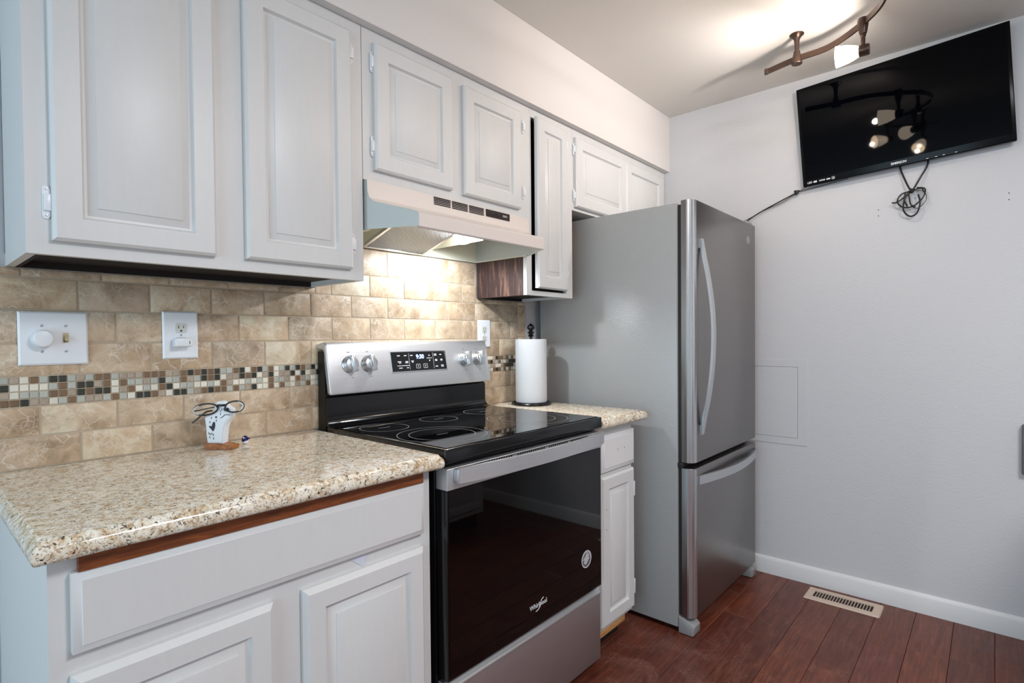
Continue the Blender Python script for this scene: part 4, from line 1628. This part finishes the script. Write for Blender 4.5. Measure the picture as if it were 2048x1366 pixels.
# ------------------------------------------------------------------ wall plates
def plate(name, label, cat, x0, x1, z0, z1, yb=-0.0014):
    t = thing(name, label, cat, ((x0 + x1) / 2, yb, (z0 + z1) / 2))
    bm = B()
    th = 0.0055
    L = [(0, yb), (0, yb - 0.002), (0.004, yb - th), (0.0055, yb - th)]
    rings = []
    for i, yy in L:
        rings.append([bm.verts.new(q) for q in ((x0 + i, yy, z0 + i), (x1 - i, yy, z0 + i), (x1 - i, yy, z1 - i), (x0 + i, yy, z1 - i))])
    bm.faces.new(rings[0])
    bm.faces.new(list(reversed(rings[-1])))
    for a, b in zip(rings, rings[1:]):
        for k in range(4):
            bm.faces.new((a[k], a[(k + 1) % 4], b[(k + 1) % 4], b[k]))
    bmesh.ops.recalc_face_normals(bm, faces=bm.faces)
    part('cover_plate', bm, M['white'], t)
    return t, yb - th


def screw(t, x, z, y, ang=0.7):
    bm = B()
    lathe(bm, [(0, 0.0012), (0.0028, 0.0009), (0.0034, 0.0)], (x, y, z), (0, -1, 0), 14)
    tm = bmesh.new()
    box(tm, -0.003, 0.003, -0.0004, 0.0004, 0, 0.0003, mi=0)
    xform(tm, frame_mtx((x, y - 0.0011, z), (math.cos(ang), 0, math.sin(ang)), (-math.sin(ang), 0, math.cos(ang))))
    merge(bm, tm, 1)
    return part('screw', bm, [M['screw'], M['slot']], t)


def receptacle(t, x, z, y):
    bm = B()
    pts = []
    for k in range(28):
        a = 2 * math.pi * k / 28
        pts.append((x + max(-0.0145, min(0.0145, 0.0172 * math.cos(a))), z + max(-0.0135, min(0.0135, 0.0172 * math.sin(a)))))
    prism(bm, pts, 'y', y - 0.0016, y + 0.0005, 0.0005, 1)
    rc = part('receptacle', bm, M['socket'], t)
    bm = B()
    box(bm, x - 0.0068, x - 0.0052, y - 0.0019, y, z - 0.001, z + 0.0075)
    box(bm, x + 0.0052, x + 0.0068, y - 0.0019, y, z - 0.000, z + 0.0065)
    lathe(bm, [(0.0026, 0), (0.0026, 0.0019), (0, 0.0019)], (x, y, z - 0.0075), (0, -1, 0), 12)
    part('slots', bm, M['slot'], rc)


t, yf = plate('switch_plate', 'white double switch plate with round dimmer knob and toggle above the left counter', 'light switch', -0.751, -0.619, 1.160, 1.288)
bm = B()
lathe(bm, [(0, 0), (0.0215, 0), (0.0220, 0.004), (0.0205, 0.022), (0.0185, 0.026), (0.016, 0.0268), (0, 0.0268)], (-0.708, yf, 1.2235), (0, -1, 0), 36)
part('dimmer_knob', bm, M['white'], t, 50)
bm = B()
box(bm, -0.6685, -0.6575, yf - 0.0012, yf, 1.2135, 1.2375)
tg = part('toggle_slot', bm, M['ivory'], t)
bm = B()
tm = bmesh.new()
box(tm, -0.0036, 0.0036, -0.0045, 0.0045, 0, 0.014, 0.001)
xform(tm, frame_mtx((-0.663, yf, 1.2275), (1, 0, 0), (0, -0.5, 0.86)))
merge(bm, tm)
box(bm, -0.6665, -0.6595, yf - 0.0015, yf, 1.2155, 1.224, mi=1)
part('toggle', bm, [M['ivory'], M['slot']], tg)
for (xx, zz, a) in ((-0.708, 1.2545, 0.9), (-0.708, 1.1925, 0.9), (-0.663, 1.2545, 0.5), (-0.663, 1.1925, 0.5)):
    screw(t, xx, zz, yf, a)

t, yf = plate('outlet_plate', 'white outlet plate with a small plug-in light above the left counter', 'outlet', -0.455, -0.366, 1.166, 1.297)
receptacle(t, -0.410, 1.251, yf)
receptacle(t, -0.410, 1.212, yf)
screw(t, -0.410, 1.2315, yf, 1.2)
bm = B()
box(bm, -0.434, -0.390, yf - 0.030, yf - 0.0022, 1.199, 1.2235, 0.005, 3)
nl = solo('plug_in_light', bm, M['white'], 'small white plug-in light in the lower socket of the left outlet', 'night light', (-0.412, yf - 0.0022, 1.211))
bm = B()
box(bm, -0.3985, -0.3970, yf - 0.0304, yf - 0.0296, 1.2065, 1.2155)
part('slot', bm, M['slot'], nl)

t, yf = plate('outlet_plate', 'white duplex outlet plate behind the right end of the stove', 'outlet', 0.765, 0.844, 1.175, 1.296)
receptacle(t, 0.803, 1.254, yf)
receptacle(t, 0.803, 1.214, yf)
screw(t, 0.803, 1.234, yf, 1.2)

# ------------------------------------------------------------------ access panel, floor register, right-hand object
ap = thing('access_panel', 'flush white access panel set in the end wall beside the refrigerator', 'access panel', (XE, -0.82, 0.88))
bm = B()
y0, y1, z0, z1 = -1.031, -0.62, 0.672, 1.096
fwp = 0.044
for (a, b, c, d2) in ((y0, y1, z0, z0 + 0.034), (y0, y1, z1 - 0.036, z1), (y0, y0 + fwp, z0 + 0.034, z1 - 0.036), (y1 - fwp, y1, z0 + 0.034, z1 - 0.036)):
    box(bm, XE - 0.003, XE - 0.0003, a, b, c, d2, 0.0006, 1)
part('frame', bm, M['wall'], ap)
bm = B()
box(bm, XE - 0.0026, XE - 0.0003, y0 + fwp + 0.0012, y1 - fwp - 0.0012, z0 + 0.0352, z1 - 0.0372, 0.0006, 1)
part('panel_door', bm, M['wall'], ap)
bm = B()
box(bm, XE - 0.0008, XE - 0.0002, y0 + fwp - 0.0005, y1 - fwp + 0.0005, z0 + 0.0335, z1 - 0.0355)
part('gap', bm, M['slot'], ap)

fv = thing('floor_register', 'beige metal floor register on the planks by the end wall', 'floor vent', (1.897, -1.200, 0.0))
bm = B()
vx0, vx1, vy0, vy1 = 1.834, 1.960, -1.346, -1.056
ix0, ix1, iy0, iy1 = 1.862, 1.930, -1.318, -1.084
for (a, b, c, d2) in ((vx0, ix0, vy0, vy1), (ix1, vx1, vy0, vy1), (ix0, ix1, vy0, iy0), (ix0, ix1, iy1, vy1)):
    box(bm, a, b, c, d2, 0.0002, 0.006)
rim = B()
t4 = bmesh.new()
part('frame', bm, M['vent'], fv)
rim.free()
t4.free()
bm = B()
prism(bm, [(vx0, 0.0002), (vx0 - 0.004, 0.0002), (vx0, 0.006)], 'y', vy0, vy1)
prism(bm, [(vx1, 0.0002), (vx1 + 0.004, 0.0002), (vx1, 0.006)], 'y', vy0, vy1)
prism(bm, [(vy0, 0.0002), (vy0 - 0.004, 0.0002), (vy0, 0.006)], 'x', vx0, vx1)
prism(bm, [(vy1, 0.0002), (vy1 + 0.004, 0.0002), (vy1, 0.006)], 'x', vx0, vx1)
part('rim', bm, M['vent'], fv)
bm = B()
box(bm, ix0, ix1, iy0, iy1, 0.0003, 0.0012)
part('duct_opening', bm, M['dark'], fv)
ns = 20
for k in range(1, ns):
    yy = iy0 + (iy1 - iy0) * k / ns
    bm = B()
    tm = bmesh.new()
    box(tm, ix0, ix1, -0.0012, 0.0012, 0.0012, 0.0058)
    bmesh.ops.translate(tm, verts=tm.verts, vec=(0, yy, 0))
    merge(bm, tm)
    part('louvre', bm, M['vent'], fv)

bm = B()
box(bm, XE - 0.030, XE - 0.0005, -1.93, -1.797, 0.66, 0.858, 0.006, 3)
solo('wall_box', bm, M['darkgrey'], 'dark grey box cut off by the right edge, low on the end wall', 'box', (XE, -1.86, 0.76))

# ------------------------------------------------------------------ opposite run of cabinets (only seen mirrored in the oven glass)
oc = thing('base_cabinet', 'white base cabinet across the aisle, seen only as a reflection in the oven door', 'cabinet', (1.27, -2.35, 0.0))
bm = B()
box(bm, 0.98, 1.56, -2.62, -2.04, 0.10, 0.876)
part('carcass', bm, M['cab'], oc)
for (a, b) in ((0.72, 0.85), (0.13, 0.70)):
    bm = panel_door(B(), -1.53, -1.01, a, b, 0.0, 0.02, raised=(b - a > 0.3), cham=0.011)
    xform(bm, Matrix.Translation((0, -2.04, 0)) @ Matrix.Rotation(math.pi, 4, 'Z'))
    part('door' if b - a > 0.3 else 'drawer_front', bm, M['cab'], oc)
bm = B()
box(bm, 0.98, 1.56, -2.60, -2.10, 0.0, 0.10)
part('toe_kick', bm, M['under'], oc)
bm = B()
box(bm, 0.96, 1.58, -2.63, -2.0, 0.8765, 0.915, 0.004)
solo('granite_countertop', bm, M['granite'], 'granite countertop across the aisle on the opposite cabinet', 'countertop', (1.27, -2.32, 0.876))
